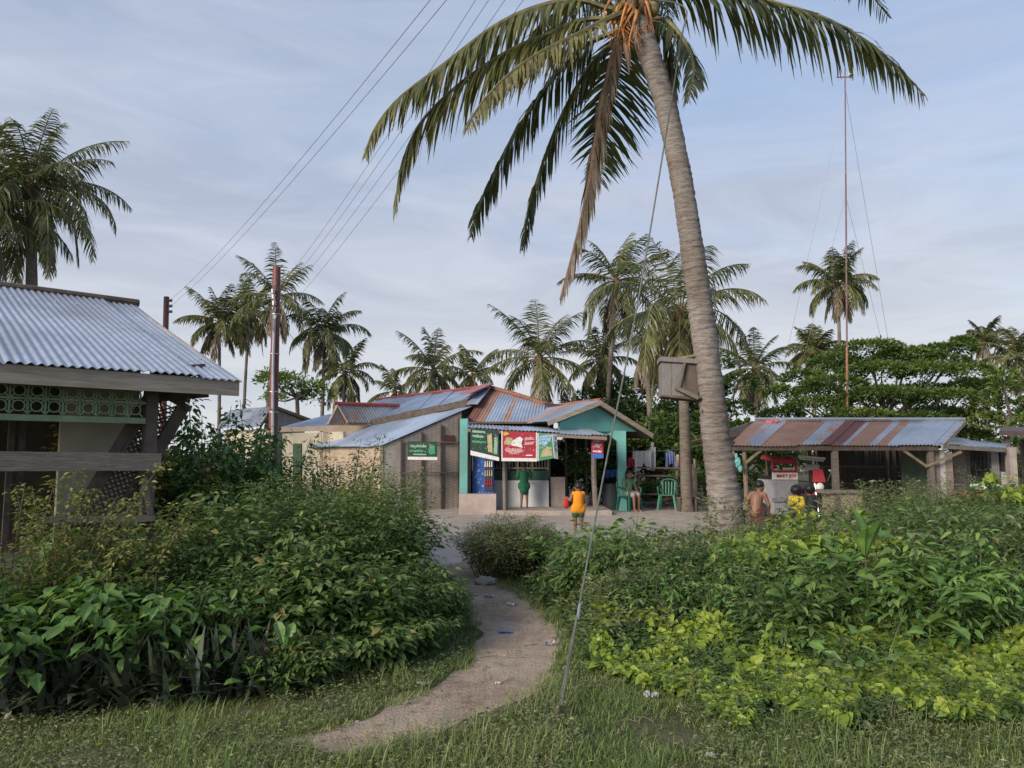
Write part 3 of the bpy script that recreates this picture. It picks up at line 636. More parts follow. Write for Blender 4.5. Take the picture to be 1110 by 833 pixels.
# nail heads
mb = MB(); r = np.random.RandomState(2)
for vv in (.18, .5, .82):
    for uu in np.arange(.02, 1, .045):
        p = (ea*(1-uu)+a1*uu)*(1-vv)+(rd*(1-uu)+rc*uu)*vv; mb.ell(p+A(0, 0, .02), .014, .014, .01, 6, 4)
mb.build('nail', M['steel'], hut)
hd = A(0, 0, 1)
def hpt(u, off, z): return A(a1[0], a1[1], 0)+e*u+nb*off+hd*z
ez = a1[2]
mb = MB(); mb.beam(hpt(-L0, .04, ez-.082), hpt(-.02, .04, ez-.082), .03, .16); mb.build('fascia', M['fascia'], hut)
mb = MB(); mb.beam(hpt(-.035, .06, ez-.06), rc-e*.05+A(0, 0, -.07), .03, .12, up=(0, 0, 1)); mb.build('rake_board', M['fascia'], hut)
mb = MB(); mb.beam(rc-e*.05+A(0, 0, -.075), hpt(-.035, 2*k-.06, ez-.06), .03, .12, up=(0, 0, 1)); mb.build('rake_board', M['fascia'], hut)
hf = (nrm(A(nb[0], nb[1], 0)), 0.0); 
def hplane(off): n = nb; return n, float(np.dot(n, hpt(0, off, 0)))
def hp(px, py, off): return PL(px, py, hplane(off))
def huv(px, py, off): p = hp(px, py, off)-hpt(0, off, 0); return float(np.dot(p, e)), float(p[2])
OFF = .32
# corner post
u1, zt = huv(164, 428, OFF)
mb = MB(); mb.beam(hpt(u1, OFF, 0), hpt(u1, OFF, ez-.05), .11, .11, up=nb); mb.build('post', M['darkwood'], hut)
mb = MB(); mb.beam(hpt(u1-3.0, OFF, 0), hpt(u1-3.0, OFF, ez-.05), .11, .11, up=nb); mb.build('post', M['darkwood'], hut)
mb = MB(); mb.beam(hpt(u1, OFF+2.6, 0), hpt(u1, OFF+2.6, ez+.3), .1, .1, up=nb); mb.build('post', M['darkwood'], hut)
mb = MB(); mb.beam(hpt(-L0, OFF, ez-.06), hpt(u1+.2, OFF, ez-.06), .07, .1, up=nb); mb.build('eave_beam', M['darkwood'], hut)
# green lattice band
_, z0 = huv(80, 457, OFF); _, z1 = huv(80, 419, OFF); u0 = -L0+.1
mb = MB(); H = z1-z0-.05; zb = z0+.055
mb.beam(hpt(u0, OFF-.05, z0+.02), hpt(u1-.06, OFF-.05, z0+.02), .025, .055, up=(0, 0, 1))
mb.beam(hpt(u0, OFF-.045, zb+H/2), hpt(u1-.06, OFF-.045, zb+H/2), .018, .02)
mb.beam(hpt(u0, OFF-.045, zb+H), hpt(u1-.06, OFF-.045, zb+H), .018, .02)
st = H/2; n_ = int((u1-.06-u0)/st)
for i in range(n_):
    ua = u0+i*st
    mb.beam(hpt(ua, OFF-.047, zb), hpt(ua, OFF-.047, zb+H), .014, .018, up=e)
    for j in range(2):
        zc = zb+j*st
        # ring of short bars leaving a round hole
        for q in range(8):
            t0 = q*math.pi/4+.39; t1 = t0+math.pi/4; rr = st*.36
            mb.beam(hpt(ua+st/2+rr*math.cos(t0), OFF-.053, zc+st/2+rr*math.sin(t0)), hpt(ua+st/2+rr*math.cos(t1), OFF-.053, zc+st/2+rr*math.sin(t1)), .010, .022, up=nb)
        for sx, sz in ((0, 0), (1, 0), (0, 1), (1, 1)):
            mb.beam(hpt(ua+sx*st, OFF-.05, zc+sz*st), hpt(ua+st*(.5+(sx-.5)*.5), OFF-.05, zc+st*(.5+(sz-.5)*.5)), .01, .035, up=nb)
mb.build('lattice_band', M['greenpaint'], hut)
# rails
for (xa, ya, xb, yb, hh) in ((-40, 500, 174, 501, .165), (43, 564, 168, 562, .055)):
    ua, za = huv(xa, ya, OFF-.09); ub, zb_ = huv(xb, yb, OFF-.09)
    mb = MB(); mb.beam(hpt(ua, OFF-.09, za), hpt(ub, OFF-.09, zb_), .035, hh); mb.build('rail', M['woodh'], hut)
# cream wall behind with dark openings
WO = .95
def hrect(x0, y0, x1, y1, off): 
    (ua, za), (ub, zb_) = huv(x0, y1, off), huv(x1, y0, off); return ua, za, ub, zb_
def hprism(uvs, off, th, m=None):
    m = m or MB(); m.prism([hpt(u, off, z) for u, z in uvs], nb*th); return m
uA, _ = huv(64, 500, WO); uB, _ = huv(148, 500, WO)
hprism([(uA, 0), (uB, 0), (uB, ez+.2), (uA, ez+.2)], WO, .08).build('wall', M['cream'], hut)
uC, _ = huv(-60, 500, WO); _, zw = huv(30, 447, WO); _, zx = huv(30, 493, WO)
hprism([(uC, zw), (uA, zw), (uA, ez+.2), (uC, ez+.2)], WO+.01, .07).build('wall', M['darkwood'], hut)
hprism([(uC, 0), (uA, 0), (uA, .75), (uC, .75)], WO+.012, .07).build('wall', M['cream'], hut)
mb = MB(); mb.prism([hpt(uC-2, WO+1.9, 0), hpt(uB, WO+1.9, 0), hpt(uB, WO+1.9, ez+.4), hpt(uC-2, WO+1.9, ez+.4)], nb*.05); mb.build('back_wall', M['dark'], hut)
mb = MB(); mb.prism([hpt(uB-.08, WO+.1, 0), hpt(uB-.08, WO+1.9, 0), hpt(uB-.08, WO+1.9, ez+.9), hpt(uB-.08, WO+.1, ez+.3)], e*.05); mb.build('wall', M['cream'], hut)
mb = MB()
for xx in (10, 22): 
    u_, _ = huv(xx, 500, WO); mb.beam(hpt(u_, WO-.02, .7), hpt(u_, WO-.02, zw), .05, .04, up=nb)
mb.build('window_post', M['darkwood'], hut)
# woven diagonal lattice brace: strap of crossing slats between two edge boards
def brace(x0, y0, x1, y1, wpx, off):
    (ua, za), (ub, zb_) = huv(x0, y0, off), huv(x1, y1, off); a = hpt(ua, off, za); b2 = hpt(ub, off, zb_); d = nrm(b2-a); s = nrm(np.cross(d, nb)); s = s if s[0] < 0 else -s
    wd = wpx/F*7.0; m = MB(); L = np.linalg.norm(b2-a)
    m.beam(a, b2, .05, .03, up=s); m.beam(a+s*wd, b2+s*wd, .05, .03, up=s); m.beam(a-s*.06, b2-s*.06, .09, .02, up=nb)
    m.beam(a+s*(wd+.06), b2+s*(wd+.06), .09, .02, up=nb)
    t = 0
    while t < L-wd:
        m.beam(a+d*t, a+d*(t+wd)+s*wd, .016, .010, up=nb); m.beam(a+d*(t+wd), a+d*t+s*wd, .016, .010, up=nb); m.beam(a+d*t, a+d*t+s*wd, .012, .010, up=nb); t += .055
    return m
brace(194, 440, 100, 600, 27, OFF+.12).build('lattice_brace', M['darkwood'], hut)
brace(225, 420, 165, 425, 16, OFF+.16).build('eave_lattice', M['darkwood'], hut)
# bamboo slats at the bottom
mb = MB(); r = np.random.RandomState(8)
for x in np.arange(48, 166, 4.2):
    u_, zt_ = huv(x, 560+r.uniform(-3, 3), OFF+.02); mb.beam(hpt(u_, OFF+.02+r.uniform(-.01, .01), 0), hpt(u_+r.uniform(-.03, .03), OFF+.02, zt_), .03, .012, up=e)
mb.build('bamboo_skirt', M['darkwood'], hut)
mb = MB(); ua, za = huv(158, 530, OFF-.12); mb.beam(hpt(ua-.02, OFF-.12, za+.1), hpt(ua+.06, OFF-.1, za-.25), .05, .015, up=nb); mb.build('loose_slat', M['wood'], hut)
for (xa, ya, xb, yb) in ((176, 424, 206, 444), (180, 432, 204, 434)):
    mb = MB(); mb.beam(P(xa, ya, 7.7), P(xb, yb, 7.4), .03, .05); mb.build('rafter_end', M['wood'], hut)

# ================================================================ utility poles and cables
def pole(px, ytop, Y, rad, label):
    top = P(px, ytop, Y); base = A(P(px-4, 500, Y)[0], Y, 0); t = thing('utility_pole', base, label, 'utility pole')
    m = MB(); m.tube([base, (base+top)/2, top], [rad*1.15, rad, rad*.9], 12); m.build('shaft', M['polepaint'], t, True); return t, base, top
pt, pb, ptop = pole(300, 290, 16.5, .098, 'dark red utility pole with white bands standing right of the hut')
for yy in (341, 384, 425, 447):
    q = P(300, yy, 16.5); m = MB(); m.tube([A(pb[0]+(ptop[0]-pb[0])*(q[2]/ptop[2]), 16.5, q[2]-.009), A(pb[0]+(ptop[0]-pb[0])*(q[2]/ptop[2]), 16.5, q[2]+.009)], .106, 12); m.build('band', M['steel'], pt)
m = MB(); m.tube([P(297.5, 345, 16.36), P(296, 400, 16.36), P(295.5, 500, 16.36)], .03, 6); m.build('conduit', M['steel'], pt)
for j, (xx, yy) in enumerate(((296, 318), (296.5, 324), (297, 331), (297, 338), (297.5, 346))):
    m = MB(); q = P(xx, yy, 16.36); m.tube([q, q+A(0, 0, .09)], [.035, .045], 8); m.build('insulator', M['white'], pt)
m = MB()
m.tube(spline([P(300, 306, 16.3), P(296, 315, 16.3), P(298, 326, 16.3), P(294, 345, 16.3), P(297, 360, 16.3)], 12), .015, 5)
m.build('cable_tail', M['wire'], pt)
p2, p2b, p2top = pole(180.5, 322, 25, .10, 'far dark red utility pole poking up behind the hut roof')
for yy in (326, 332, 338):
    q = P(184.5, yy, 25); m = MB(); m.tube([q-A(.1, 0, 0), q+A(.06, 0, 0)], .05, 8); m.build('insulator', M['wire'], p2)
def cable(a, b2, sag, rad, lab, cat='cable', group='overhead power lines', name='power_line', mt='wire'):
    q = np.array([a*(1-t)+b2*t-A(0, 0, sag*4*t*(1-t)) for t in np.linspace(0, 1, 20)]); m = MB(); m.tube(q, rad, 5); o = m.build(name, M[mt]); return meta(o, lab, cat, group)
EN = [  # pole point, far pixel past the top edge at Y=6.5, label
 (P(184, 326, 25), P(500, -42, 7), 'upper of the two overhead cables running to the far pole'),
 (P(184, 333, 25), P(524, -48, 7), 'lower of the two overhead cables running to the far pole')]
EN2 = [(P(299, 316, 16.3), P(541, -40, 6.5), 'leftmost of the four cables strung to the near red pole'), (P(299, 326, 16.3), P(556, -40, 6.5), 'second from left of the four cables strung to the near red pole'),
 (P(299, 336, 16.3), P(568, -30, 6.3), 'third from left of the four cables strung to the near red pole'), (P(299, 350, 16.3), P(596, -40, 6.1), 'rightmost of the four cables strung to the near red pole')]
for a, b2, l in EN: cable(a, b2, .25, .004, l)
for a, b2, l in EN2: cable(a, b2, .15, .0028, l)
cable(P(300, 345, 16.5), P(400, 458, 24), .1, .006, 'thin cable running down from the red pole to the blue roofed house')
# guy cable anchored in the grass
gb = G(604, 781); gt = thing('guy_cable', gb, 'long slanting guy cable anchored in the foreground grass and tied to the leaning palm', 'guy cable')
pts = [gb+A(0, 0, -.05), P(627, 662, 5.5), P(655, 512, 6.7), P(691, 330, 8.0), P(718, 170, 8.8), P(738, 45, 9.4), P(742, 8, 9.6), TOP+A(.1, -.1, .25)]
m = MB(); m.tube(spline(pts, 60), np.linspace(.007, .0115, 60), 7); m.build('cable', M['guy'], gt, True)
m = MB(); m.tube(spline([gb+A(-.012, .01, -.05), P(625, 668, 5.47)], 8), .006, 6); m.build('doubled_cable', M['guy'], gt, True)
m = MB(); m.tube([P(626, 672, 5.44), P(628.5, 655, 5.53)], [.013, .010], 8); m.build('clamp', M['steel'], gt)
m = MB(); m.tube([gb-A(0, 0, .05), gb+A(.01, 0, .09)], .017, 8); m.build('anchor_rod', M['darkwood'], gt)
# radio mast
MASTM = mat('mast_grey_red', (.16, .10, .10), .7)
YM = 28.0; mtop = P(916, 76, YM); mbx = P(915.5, 452, YM)[0]; mt_ = thing('radio_mast', A(mbx, YM, 0), 'very tall thin guyed radio mast rising behind the rusty shed roof', 'mast')
for za, zb_, mm, lab in ((0, P(916, 378, YM)[2], 'orange', 'rusty orange lower section'), (P(916, 378, YM)[2], P(916, 190, YM)[2], 'polepaint', None), (P(916, 190, YM)[2], mtop[2], 'polepaint', None)):
    _lx = lambda z: mbx+(mtop[0]-mbx)*z/mtop[2]
    m = MB(); m.tube([A(_lx(za), YM, za), A(_lx(zb_), YM, zb_+.05)], .045 if za < 1 else (.034 if mm == 'polepaint' and za < 9 else .027), 8); m.build('pole_section', MASTM if mm != 'orange' else mat('mast_rust', (.26, .13, .08), .8), mt_, label=lab)
m = MB(); m.tube([A(mtop[0]+.22, YM-.05, mtop[2]-.25), A(mtop[0]+.22, YM-.05, mtop[2]+.35)], [.10, .05], 8); m.build('antenna', M['white'], mt_)
m = MB(); m.beam(A(mtop[0]-.35, YM, mtop[2]-.3), A(mtop[0]+.3, YM, mtop[2]-.3), .03, .03); m.beam(A(mtop[0]-.3, YM, mtop[2]-.3), A(mtop[0]-.3, YM, mtop[2]-.05), .03, .03); m.build('crossarm', M['polepaint'], mt_)
for (ax, ay, bx_, by_, dy) in ((916, 210, 957, 375, 2), (916, 95, 975, 440, 6), (916, 100, 840, 440, 5), (916, 215, 868, 400, 3)):
    m = MB(); m.tube([P(ax, ay, YM), P(bx_, by_, YM+dy)*A(1, 1, 0)+A(0, 0, max(P(bx_, by_, YM+dy)[2]-0, .1))], .007, 4); m.build('guy_wire', M['steel'], mt_)

# ================================================================ store house
hs = thing('store_house', A(-1, 21, 0), 'village store house with blue tin roofs, rust red ridges and a turquoise gabled porch', 'house')
e1 = P(332, 484.5, 26); e2 = P(414, 484, 20.8); e1[2] = e2[2]; rk = P(514, 443.5, 21.5)
LT = plane3(e1, e2, rk)
def on(pl, *pxs): return [PL(x, y, pl) for x, y in pxs]
e1, e2, rk, m1 = on(LT, (332, 484.5), (414, 483.5), (512, 441), (431, 454))
# lean-to: eave e1-e2, sheet lines run up the slope
tA = PL(505, 432, LT); tB = PL(390, 459, LT)
corr(e1, e2, rk, tB + (tA-tB)*0.0, .11, .012, seed=11, rows=4, base=-.15, var=.3) if False else None
top_r = rk; top_l = rk+(e1-e2)
corr(e1, e2, top_r, top_l, .10, .012, seed=11, rows=4, base=-.2, var=.32).build('lean_to_roof', M['roofblue'], hs, True)
# main slope above it (0.16 m higher)
nL = LT[0] if LT[0][2] > 0 else -LT[0]; dL = float(np.dot(nL, e1)); MR = (nL, dL+.22)
a_, b2, c_, d_ = on(MR, (386, 458.5), (507, 433), (527, 420), (408, 433.5))
corr(a_, b2, c_, d_, .10, .012, seed=12, rows=4, base=-.2, var=.35).build('main_roof', M['roofblue'], hs, True)
bkr = c_-d_
back_e = [c_+A(1.0, 3.0, -1.5), d_+A(2.4, 3.4, -1.5)]
corr(back_e[0], back_e[1], d_, c_, .10, .012, seed=13, rows=3, base=0).build('rear_roof', M['roofblue'], hs, True)
m = MB(); m.tube([d_+A(0, 0, .02), (c_+d_)/2+A(0, 0, .03), c_+A(0, 0, .03)], .05, 6); m.build('ridge_cap', M['redpaint'], hs)
m = MB(); m.prism([a_, b2, b2-nL*.2, a_-nL*.2], nL*0+A(.03, .05, 0)); m.build('roof_step', M['darkwood'], hs)
# front hip slope, rusty and blue stripes
f1 = P(505, 457, 21.2); f2 = P(598, 459.5, 21.2); f2[2] = f1[2]; fa = P(529, 421, 23.8)
FH = plane3(f1, f2, fa); f1, f2, f3, f4 = on(FH, (505, 457), (598, 459), (598, 442), (528, 421.5))
corr(f1, f2, f3, f4, .10, .012, seed=14, rows=4, sheets=[(.12, .8), (.22, .5), (.42, -.1), (.50, .36), (.60, .05), (.74, -.1), (.82, .3), (1, -.1)]).build('front_roof', M['roofblue'], hs, True)
m = MB(); m.beam(rk+A(0, -.05, .08), f4+A(0, 0, .08), .34, .03); m.build('hip_flashing', M['roofblue'], hs)
m = MB(); m.beam(PL(505, 437, FH)+A(0, -.3, .25), f4+A(.05, -.1, .14), .36, .035); m.build('hip_cap', mat('faded_red_cap', (.28, .12, .12), .6, 0, .2, 5), hs)
m = MB(); m.tube(spline([f4+A(0, 0, .05), PL(560, 430, FH)+A(0, .1, .05), f3+A(0, .1, .05), P(620, 438.5, 22), P(652, 434.5, 21)], 16), .085, 7); m.build('ridge_cap', mat('rust_ridge', (.20, .085, .06), .8, 0, .3, 6), hs)
# rusty patch behind, up to the gable roof
gl = P(596, 457, 19.9); ga = P(650, 435, 20.6); gr = P(706, 471, 21.6)
rv = A(-.57, .82, 0)*3.2
corr(gl, gl+rv, ga+rv, ga, .10, .012, seed=15, rows=3, sheets=[(.3, -.1), (.45, .35), (.7, -.05), (1, .8)]).build('porch_roof', M['roofblue'], hs, True)
corr(gr+rv, gr, ga, ga+rv, .10, .012, seed=16, rows=3, base=.1).build('porch_roof', M['roofblue'], hs, True)
corr(f3-A(0, 0, .02), ga+rv*.2-A(0, 0, .08), ga+rv*.9+A(0, 0, .04), f4+A(.2, .2, -.02), .10, .012, seed=17, rows=3, base=.8, var=.1).build('valley_roof', M['roofblue'], hs, True)
m = MB(); m.beam(gl+A(-.05, -.06, -.05), ga+A(0, -.06, -.05), .04, .13); m.build('rake_board', M['fascia'], hs)
m = MB(); m.beam(ga+A(0, -.06, -.05), gr+A(.03, -.06, -.05), .04, .13); m.build('rake_board', M['fascia'], hs)
gpv = vplane(gl+A(.12, .25, 0), gr+A(.12, .25, 0))
px_prism([(607, 458), (649, 440), (690, 464), (690, 468), (607, 468)], gpv, .1).build('gable_wall', M['turq'], hs)
# soffit of the right overhang
m = MB(); m.prism([ga+A(.02, 0, -.09), gr+A(-.02, 0, -.09), gr+A(-.02, 0, -.09)+rv*.5, ga+A(.02, 0, -.09)+rv*.5], A(0, 0, -.02)); m.build('soffit', M['darkwood'], hs)
# awning over the counter
w1 = P(506, 460, 18.9); w2 = P(658, 472.5, 19.3); w3 = P(640, 464, 20.6); w4 = P(508, 458.5, 21.0); w1 = P(507, 463.5, 18.9); w4[2] = w1[2]+.17; w3[2] = w2[2]+.20
corr(w1, w2, w3, w4, .10, .012, seed=18, rows=3, base=-.1, var=.25).build('awning', M['roofblue'], hs, True)
m = MB(); m.beam(w1+A(0, .06, -.07), w2+A(0, .06, -.07), .05, .09); m.build('awning_beam', M['woodh'], hs)
# walls
cm0 = mat('maroon_board', (.10, .04, .04), .8)
wA = vplane(e2+A(.12, 0, 0), e1+A(.35, 0, 0)); wB = vplane(e2+A(.12, .12, 0), A(rk[0], rk[1]+.05, 0)+A(0, 0, 0))
def wall_poly(pl, pxs, th, mtl, nm, off=0.0, parent=hs): return px_prism(pxs, pl, th, off).build(nm, M[mtl] if isinstance(mtl, str) else mtl, parent)

def roofz(p, pl, drop=.03): n, d = pl; return (d-n[0]*p[0]-n[1]*p[1])/n[2]-drop
def wall_to_roof(pl, x0, x1, th, mtl, nm, roof=None, off=0.0):
    n_ = pl[0] if np.dot(pl[0], CAM-pl[0]*pl[1]) > 0 else -pl[0]
    a, b3 = PL(x0, 500, pl)+n_*off, PL(x1, 500, pl)+n_*off; a[2] = b3[2] = 0; a1_ = a.copy(); b1_ = b3.copy(); a1_[2] = roofz(a, roof or LT); b1_[2] = roofz(b3, roof or LT)
    m = MB(); m.prism([a, b3, b1_, a1_], -n_*th); return m.build(nm, M[mtl] if isinstance(mtl, str) else mtl, hs)
def gz(px, pl): # pixel row of the ground on an upright plane
    p = PL(px, 500, pl); p[2] = 0; v = p-CAM; yc = cp*v[1]+sp*v[2]; zc = -sp*v[1]+cp*v[2]; return 416.5-zc/yc*F
wall_to_roof(wA, 336, 413.5, .1, 'tan', 'side_wall')
wall_to_roof(wB, 415.5, 434, .08, mat('grey_panel', (.33, .31, .28), .85, 0, .2, 3), 'front_panel')
wall_to_roof(wB, 434.3, 500, .08, 'weave', 'woven_wall')
wall_to_roof(vplane(P(500, 500, 21.2), P(500.5, 500, 25)), 499.2, 499.9, 3, 'dark', 'inner_wall') if False else None
wall_poly(wB, [(411.5, gz(413, wB)), (411.5, 484.5), (415.2, 484), (415.2, gz(414, wB))], .1, 'tan', 'corner_board', .02)
for x in (434, 456, 477, 496): wall_poly(wB, [(x, gz(x, wB)), (x, 477-(x-434)*.38), (x+1.6, 477-(x-434)*.38), (x+1.6, gz(x, wB))], .05, 'darkwood', 'batten', .06)
for y in (479, 512): wall_poly(wB, [(436, y+1.4), (436, y), (496, y), (496, y+1.4)], .03, 'wood', 'cross_bar', .09)
wall_poly(wB, [(482, 480), (482, 472), (492, 472), (492, 480)], .03, cm0, 'small_window', .03)
# garage-green door and gablet house part at the rear left
wl = vplane(P(303, 480, 27.5), P(338, 480, 26.2))
wall_poly(wl, [(306, 560), (306, 470), (372, 468), (372, 560)], .1, 'cream', 'rear_wall')
wall_poly(vplane(P(345, 480, 25.6), P(470, 480, 25.6)), [(350, 520), (350, 462), (384, 457.5), (470, 457), (470, 520)], .1, 'tan', 'inner_wall')
wall_poly(wl, [(318.5, 560), (318.5, 481), (327.5, 481), (327.5, 560)], .06, 'darkgreen', 'green_door', .04)
rl = [P(302, 463.5, 27.4), P(364, 462, 26.0), P(358, 448.5, 29.3), P(338, 455.5, 30)]
corr(rl[0], rl[1], P(372, 446, 29.3), P(342, 453, 30.2), .12, .012, seed=19, rows=3, base=-.2).build('rear_lean_roof', M['roofblue'], hs, True)
m = MB(); m.beam(rl[0]+A(0, -.1, -.09), rl[1]+A(0, -.1, -.09), .05, .17); m.build('rear_fascia', M['tan'], hs)
gA, gB, gC = P(355, 461, 24.6), P(366, 439.5, 24.8), P(377, 458, 25.0)
gd = A(.9, 1.0, .0)
m = MB(); m.beam(gA, gB, .05, .13, up=(0, -1, 0)); m.build('gablet_board', M['fascia'], hs)
m = MB(); m.beam(gB, gC, .05, .13, up=(0, -1, 0)); m.build('gablet_board', M['fascia'], hs)
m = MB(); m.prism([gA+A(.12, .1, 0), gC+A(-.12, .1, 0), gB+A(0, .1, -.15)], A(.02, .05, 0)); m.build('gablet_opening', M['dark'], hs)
gb2 = gB+A(1.75, 1.4, .02); gc2 = gC+A(1.75, 1.4, .02); ga2 = gA+A(1.75, 1.4, .02)
corr(gC, gc2, gb2, gB, .1, .012, seed=20, rows=2, base=.1, var=.2).build('gablet_roof', M['roofshed'], hs, True)
corr(ga2, gA, gB, gb2, .1, .012, seed=21, rows=2, base=.1).build('gablet_roof', M['roofshed'], hs, True)
m = MB(); m.tube([gB+A(-.1, -.08, .06), gb2+A(.1, 0, .06)], .07, 6); m.build('gablet_ridge_cap', M['redpaint'], hs)
# plinth, counter, shop room
pf = vplane(P(498, 540, 19.9), P(620, 540, 19.9))
def slab(x0, x1, Yf, depth, z0, z1, nm, mtl, parent=hs, label=None):
    a = (x0-555)/F*Yf; b3 = (x1-555)/F*Yf; m = MB(); m.box(A((a+b3)/2, Yf+depth/2, z0), b3-a, depth, z1-z0); return m.build(nm, M[mtl] if isinstance(mtl, str) else mtl, parent, label=label)
slab(538.5, 662, 19.5, 3.2, 0, .13, 'porch_floor', 'concrete')
slab(498, 538, 19.6, .35, 0, .55, 'low_wall', mat('pinkish_concrete', (.40, .33, .31), .9, 0, .15, 4, .2, dirt=(.24, .19, .18)), hs)
slab(498.5, 507, 19.98, .3, 0, 2.55, 'turquoise_post', 'turq')
slab(508, 510.5, 20.1, .1, .2, 2.4, 'door_frame', 'wood')
CY = 20.9
slab(513, 594.5, CY, .5, .13, .86, 'counter_wall', 'whitewall')
slab(595, 612, CY+.1, .2, .13, .95, 'porch_wall', 'concrete')
slab(513, 594.5, CY+.06, .3, .862, 1.13, 'counter_board', mat('dark_green_board', (.035, .09, .07), .7))
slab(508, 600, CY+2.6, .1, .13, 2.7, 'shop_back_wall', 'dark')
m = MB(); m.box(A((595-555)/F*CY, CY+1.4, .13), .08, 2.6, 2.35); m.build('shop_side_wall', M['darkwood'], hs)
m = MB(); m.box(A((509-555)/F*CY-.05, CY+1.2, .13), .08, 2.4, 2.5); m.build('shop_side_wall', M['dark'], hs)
slab(505, 600, CY-.1, 2.8, 2.45, 2.5, 'ceiling', 'darkwood')
m = MB()
xs = [(x-555)/F*(CY+.1) for x in (513, 535, 552, 561, 577, 594)]
for x in xs: m.beam(A(x, CY+.1, 1.13), A(x, CY+.1, 2.4), .05, .05, up=(1, 0, 0))
m.beam(A(xs[0], CY+.09, 1.2), A(xs[-1], CY+.09, 1.2), .05, .05); m.beam(A(xs[0], CY+.09, 1.95), A(xs[-1], CY+.09, 1.95), .05, .05)
m.build('window_frame', M['woodh'], hs)
m = MB()
for x in np.linspace(xs[0], xs[-1], 26): m.beam(A(x, CY+.13, 1.2), A(x, CY+.13, 1.95), .012, .012, up=(1, 0, 0))
m.build('window_grille', M['steel'], hs)
# goods on shelves inside
r = np.random.RandomState(12); m = MB(); 
for z in (1.25, 1.55, 1.85): m.beam(A(-1.2, CY+2.3, z), A(.9, CY+2.3, z), .3, .02)
m.build('shop_shelf', M['wood'], hs)
gcols = [mat('pack_'+n_, c) for n_, c in (('red', (.4, .05, .04)), ('yellow', (.5, .38, .05)), ('blue', (.06, .15, .4)), ('white', (.6, .6, .58)), ('green', (.06, .25, .08)))]
for i in range(24):
    x = -1.15+.09*i; z = (1.26, 1.56, 1.86)[i % 3]; m = MB(); m.box(A(x, CY+2.22, z), .07, .07, .14+.06*r.rand()); o = m.build('grocery_pack', gcols[i % 5]); meta(o, 'small bright packet lined up on the dim shop shelves behind the grille', 'packet', 'packets on the shop shelves')
# posts
m = MB(); m.tube(spline([A((548-555)/F*19.6, 19.6, 0), A((548.5-555)/F*19.6-.03, 19.6, 1.2), A((548-555)/F*19.6, 19.6, 2.3)], 8), .065, 8); m.build('awning_post', M['wood'], hs, True)
m = MB(); m.tube(spline([A((645-555)/F*19.8, 19.8, 0), A((643-555)/F*19.8, 19.8, 1.2), A((645-555)/F*19.8, 19.8, 2.15)], 8), .07, 8); m.build('awning_post', M['wood'], hs, True)
m = MB(); xg = (673-555)/F*21.2; m.box(A(xg, 21.2, 0), .24, .24, 2.25); m.build('turquoise_post', M['turq'], hs)
m = MB(); m.prism([A(xg-.12, 21.1, 1.95), A(xg-.12, 21.1, 2.25), A(xg-.5, 21.1, 2.25)], A(0, .2, 0)); m.build('post_bracket', M['turq'], hs)
m = MB(); m.beam(A((600-555)/F*20.6, 20.8, 2.2), A(xg+.12, 21.25, 2.2), .08, .12); m.build('porch_beam', M['turq'], hs)
for x in (612, 622, 634): slab(x, x+2.5, 22.5, .1, .1, 2.2, 'rear_post', 'woodh')

# banners
def banner(pxs, Y, base, label, deco, cat='banner', name='hanging_banner', rows=None):
    pl = vplane(P(pxs[0][0], 500, Y), P(pxs[2][0], 500, Y+.05)); t = thing(name, PL(*pxs[0], pl), label, cat)
    px_prism(pxs, pl, .012).build('sheet', base, t)
    for i, (nm, q, c) in enumerate(deco): px_prism(q, pl, .006, .006+.0015*i).build(nm, c, t)
    rr_ = np.random.RandomState(int(pxs[0][0])); xs0 = [p[0] for p in pxs]; ys0 = [p[1] for p in pxs]; cs_ = [deco[k_ % len(deco)][2] for k_ in range(3)]+[cMar, cDG]
    for ci, c in enumerate(cs_):
        m = MB()
        for _ in range(16):
            x = rr_.uniform(min(xs0)+1.6, max(xs0)-2.5); y = rr_.uniform(max(ys0[1], ys0[2])+1.5, min(ys0[0], ys0[3])-6.5); w_ = rr_.uniform(.3, 1.5); h_ = rr_.uniform(.3, 1.0); px_prism([(x, y+h_), (x+.2, y), (x+w_, y+.2), (x+w_*.8, y+h_)], pl, .004, .006+.0015*len(deco)+.0012*ci, m)
        m.build('small_print', c, t)
    return t
def cm(n_, c, **k): return mat(n_, c, .55, 0, .12, 14, **k)
cW, cG, cR, cY, cB, cT, cDG = cm('print_white', (.68, .68, .68)), cm('print_green', (.06, .30, .16)), cm('print_red', (.36, .03, .05)), cm('print_yellow', (.6, .38, .08)), cm('print_blue', (.05, .16, .5)), cm('print_teal', (.08, .35, .42)), cm('print_dark_green', (.022, .06, .045))
cPink = cm('print_pink', (.55, .28, .30)); cLG = cm('print_pale_green', (.25, .42, .32)); cMar = cm('print_maroon', (.16, .02, .035)); cSky = cm('print_sky', (.30, .50, .68)); cTan = cm('print_tan', (.45, .38, .22))
banner([(510, 493), (510, 465), (541, 467), (541, 499)], 18.86, cDG, 'dark green tarpaulin sagging at the left end of the awning, white lower edge', [
 ('white_edge', [(510, 493.5), (510, 488.5), (541, 496), (541, 500)], cW), ('print', [(512, 469), (512, 466.5), (526, 467.8), (526, 470)], cLG), ('print', [(512, 474), (512, 471.5), (524, 472.6), (524, 475)], cLG), ('print', [(512, 480), (512, 477.5), (527, 479), (527, 481)], cG),
 ('print', [(529, 490), (528, 472), (533, 470), (534, 491)], cTan), ('print', [(535, 492), (536, 474), (539.5, 474), (539, 493)], cLG)])
